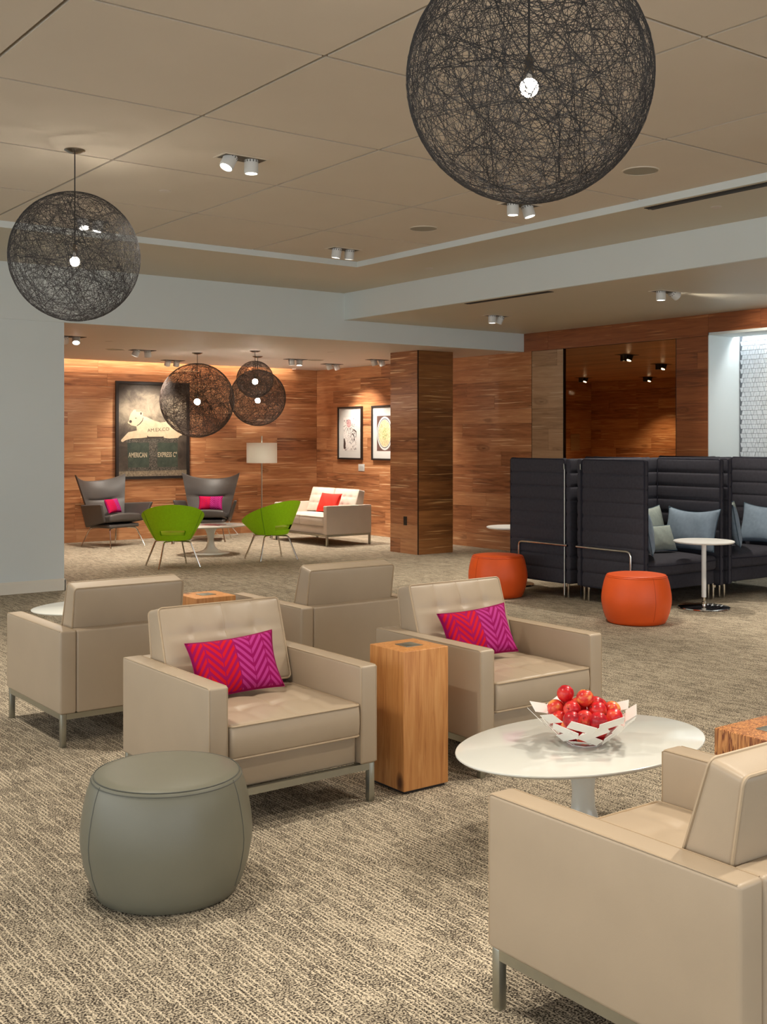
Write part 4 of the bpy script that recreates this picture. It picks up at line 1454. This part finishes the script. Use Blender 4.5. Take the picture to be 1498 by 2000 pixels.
pprint('ground_print', [(190, 1600), (1280, 1590), (1280, 1685), (190, 1685)], 'photo_ground', 1)
pprint('trunk_print', [(330, 1130), (1132, 1130), (1135, 1590), (345, 1595)], 'trunk', 1)
pprint('trunk_edge_print', [(310, 1075), (1145, 1060), (1142, 1125), (315, 1130)], 'trunk_worn', 2)
pprint('trunk_strap_print', [(670, 1100), (805, 1100), (805, 1585), (672, 1588)], 'trunk_worn', 3)
pprint('trunk_foot_print', [(340, 1540), (1135, 1535), (1135, 1590), (345, 1595)], 'trunk_worn', 2)
DOG = [(235, 1085), (300, 1010), (345, 960), (480, 930), (470, 862), (430, 856), (400, 850), (385, 847), (350, 830), (335, 800), (355, 770), (360, 720), (385, 650), (410, 620), (430, 590), (460, 585), (465, 617), (510, 628), (545, 615), (575, 650), (570, 690), (640, 710), (740, 760), (850, 795), (930, 785), (960, 745), (1000, 745), (1060, 800), (1150, 890), (1205, 970), (1200, 1010), (1170, 1015), (1140, 1050), (1000, 1062), (920, 1052), (900, 1038), (640, 1043), (560, 1055), (400, 1062), (300, 1092), (260, 1120), (235, 1110)]
pprint('dog_print', DOG, 'dog', 3)
ell = lambda cx, cy, a, b, n=16: [(cx + a * math.cos(2 * PI * i / n), cy + b * math.sin(2 * PI * i / n)) for i in range(n)]
pprint('nose_print', ell(379, 784, 22, 24), 'photo_dark', 4)
pprint('ear_print', ell(543, 650, 13, 22), 'photo_dark', 4)
pprint('eye_print', ell(462, 728, 14, 6), 'photo_dark', 4)
pprint('mouth_print', [(352, 818), (372, 838), (388, 846), (384, 852), (362, 842), (346, 822)], 'photo_dark', 4)
pprint('collar_print', [(476, 850), (520, 815), (560, 765), (575, 715), (582, 720), (568, 775), (528, 825), (480, 860)], 'photo_dark', 4)
pprint('leg_shade_print', [(640, 1008), (640, 1043), (900, 1038), (905, 1015), (890, 1030), (660, 1032)], 'photo_dark', 4)


def to_mesh(o):
    bpy.context.view_layer.update()
    dg = bpy.context.evaluated_depsgraph_get()
    me = bpy.data.meshes.new_from_object(o.evaluated_get(dg))
    n = link('lettering', me, o.parent, o.location, o.rotation_euler)
    n.scale = o.scale
    cu = o.data
    bpy.data.objects.remove(o)
    bpy.data.curves.remove(cu)
    return n


def ptext(body, px, py, size, mat, lay, width=None, shear=0.0, bold=0.0):
    c = bpy.data.curves.new('lettering', 'FONT')
    c.body = body
    c.size = size
    c.align_x = 'CENTER'
    c.align_y = 'CENTER'
    c.extrude = 0.0003
    c.offset = bold
    c.materials.append(M[mat])
    o = link('lettering', c, po_)
    x, z = pp(px, py)
    o.location = (x, -0.0202 - 0.0008 * lay, z)
    o.rotation_euler = (rad(90), rad(-shear), 0)
    if width:
        bpy.context.view_layer.update()
        o.scale = (width / max(1e-4, o.dimensions.x), 1, 1)
    return to_mesh(o)


kx = iw_ / 1090
ptext('AMERICAN', 495, 1338, 0.105, 'photo_text', 2, 292 * kx, 0, 0.002)
ptext('EXPRESS C\u00b0', 965, 1335, 0.105, 'photo_text', 2, 310 * kx, 0, 0.002)
ptext('AM.EX.CO', 820, 918, 0.075, 'photo_dark', 4, 350 * kx, 4)


# ------------------------------------------------------------------ framed prints on the right wall
def wall_frame(y0, y1, z0, z1, label):
    """hung on x = WX, facing -x; local X runs along -y"""
    w, h = y1 - y0, z1 - z0
    t = thing('framed_print', (WX - 0.001, (y0 + y1) / 2, z0), rad(-90), label, 'picture', 'framed prints on the wood wall')
    f = 0.028
    m = MB().box(-w / 2, w / 2, -0.035, 0, 0, f).box(-w / 2, w / 2, -0.035, 0, h - f, h)
    m.box(-w / 2, -w / 2 + f, -0.035, 0, f, h - f).box(w / 2 - f, w / 2, -0.035, 0, f, h - f)
    m.obj('frame', M['black'], t, False)
    MB().box(-w / 2 + f, w / 2 - f, -0.018, -0.004, f, h - f).obj('mat_board', M['mat_white'], t, False)
    return t, w, h


f1, w1, h1 = wall_frame(14.93, 15.62, 1.213, 2.085, 'black framed ink drawing of a sun, nearest the corner of the wood wall')
iz0, iz1 = 0.17 * h1, 0.80 * h1
MB().box(-w1 * 0.27, w1 * 0.27, -0.0195, -0.018, iz0, iz1).obj('drawing', M['sketch'], f1, False)
S = MB().poly([(0.02 * w1 * 0 + 0.06 * 0 + -0.03 + 0.065 * math.cos(a), iz1 - 0.10 + 0.07 * math.sin(a)) for a in np.linspace(0, 2 * PI, 20, endpoint=False)], 0.0006, Matrix.Translation((0, -0.0195, 0)))
S.obj('sun_print', M['pink'], f1, False)
ry = MB()
for q in range(7):
    a = rad(200 + q * 23)
    c, s = math.cos(a), math.sin(a)
    x, z = -0.03, iz1 - 0.10
    ry.poly([(x + c * 0.08 - s * 0.003, z + s * 0.08 + c * 0.003), (x + c * 0.17 - s * 0.003, z + s * 0.17 + c * 0.003), (x + c * 0.17 + s * 0.003, z + s * 0.17 - c * 0.003), (x + c * 0.08 + s * 0.003, z + s * 0.08 - c * 0.003)], 0.0006, Matrix.Translation((0, -0.0195, 0)))
ry.poly([(-0.18, iz0 + 0.03), (-0.13, iz0 + 0.02), (-0.12, iz0 + 0.12), (-0.15, iz0 + 0.20), (-0.18, iz0 + 0.20)], 0.0006, Matrix.Translation((0, -0.0195, 0)))
ry.poly([(0.04, iz0 + 0.27), (0.09, iz0 + 0.29), (0.13, iz0 + 0.24), (0.14, iz0 + 0.17), (0.11, iz0 + 0.15), (0.12, iz0 + 0.22), (0.08, iz0 + 0.26)], 0.0006, Matrix.Translation((0, -0.0195, 0)))
ry.poly([(0.10, iz0 + 0.36), (0.185, iz0 + 0.32), (0.185, iz0 + 0.20), (0.165, iz0 + 0.30), (0.09, iz0 + 0.345)], 0.0006, Matrix.Translation((0, -0.0195, 0)))
ry.obj('ink_line', M['photo_dark'], f1, False)
f2, w2, h2 = wall_frame(13.97, 14.66, 1.213, 2.085, 'black framed print of a round plate, half hidden behind the walnut column')
MB().box(-w2 * 0.30, w2 * 0.30, -0.0195, -0.018, 0.17 * h2, 0.81 * h2).obj('print_ground', M['brown_print'], f2, False)
zc = 0.49 * h2
for i, (a, mt_) in enumerate(((0.30, 'mat_white'), (0.265, 'photo_dark'), (0.252, 'mat_white'), (0.24, 'plate_print'))):
    MB().poly([(a * w2 * 0.98 * math.cos(q), zc + a * h2 * 1.02 * math.sin(q)) for q in np.linspace(0, 2 * PI, 36, endpoint=False)], 0.0006, Matrix.Translation((0, -0.0195 - 0.0006 * i, 0))).obj('plate_ring', M[mt_], f2, False)
MB().poly([(0.06 * math.cos(q), zc + 0.10 * math.sin(q)) for q in np.linspace(0, 2 * PI, 20, endpoint=False)], 0.0006, Matrix.Translation((0, -0.0222, 0))).obj('flower_print', mat_speckle('green_print', (120, 130, 80), (206, 196, 150), 50, 0.4, 0.6), f2, False)
lc = MB().rbox(-0.006, 0, -0.085, 0.085, -0.058, 0.058, 0.002, (1, 1, 1), 1).obj('label_card', M['mat_white'], None, True, 38, (WX - 0.001, 14.97, 1.085))
MB().box(-0.0068, -0.006, -0.05, 0.05, 0.02, 0.024).box(-0.0068, -0.006, -0.06, 0.05, 0.004, 0.007).box(-0.0068, -0.006, -0.055, 0.05, -0.012, -0.009).obj('text_line', M['speaker'], lc, False)
tag(lc, 'small white caption card below the framed sun drawing', 'caption card')

# sockets and cable beside the second wing chair
wp = MB().rbox(-0.035, 0.035, -0.006, 0, -0.055, 0.055, 0.003).obj('wall_outlet', M['mat_white'], None, True, 38, (9.02, WY - 0.002, 0.42))
MB().box(-0.012, 0.012, -0.008, -0.006, 0.012, 0.04).box(-0.012, 0.012, -0.008, -0.006, -0.04, -0.012).obj('socket', M['outlet'], wp, False)
tag(wp, 'white wall outlet on the wood wall beside the out-facing wing chair', 'outlet')
pc = thing('power_cable', (9.02, WY - 0.01, 0), 0, 'white charger cable hanging from the outlet to the carpet behind the far oval table', 'cable')
MB().rbox(-0.03, 0.03, -0.06, 0, 0.36, 0.44, 0.008).obj('plug', M['mat_white'], pc)
MB().rbox(-0.02, 0.03, -0.05, 0, 0.30, 0.35, 0.006).obj('adapter', M['black'], pc)
MB().tube([(0, -0.03, 0.31), (-0.02, -0.06, 0.2), (0.03, -0.09, 0.1), (0.08, -0.14, 0.02), (0.04, -0.24, 0.006), (-0.12, -0.3, 0.006), (-0.28, -0.22, 0.006), (-0.33, -0.2, 0.05)], 0.005, 6).obj('cord', M['mat_white'], pc)
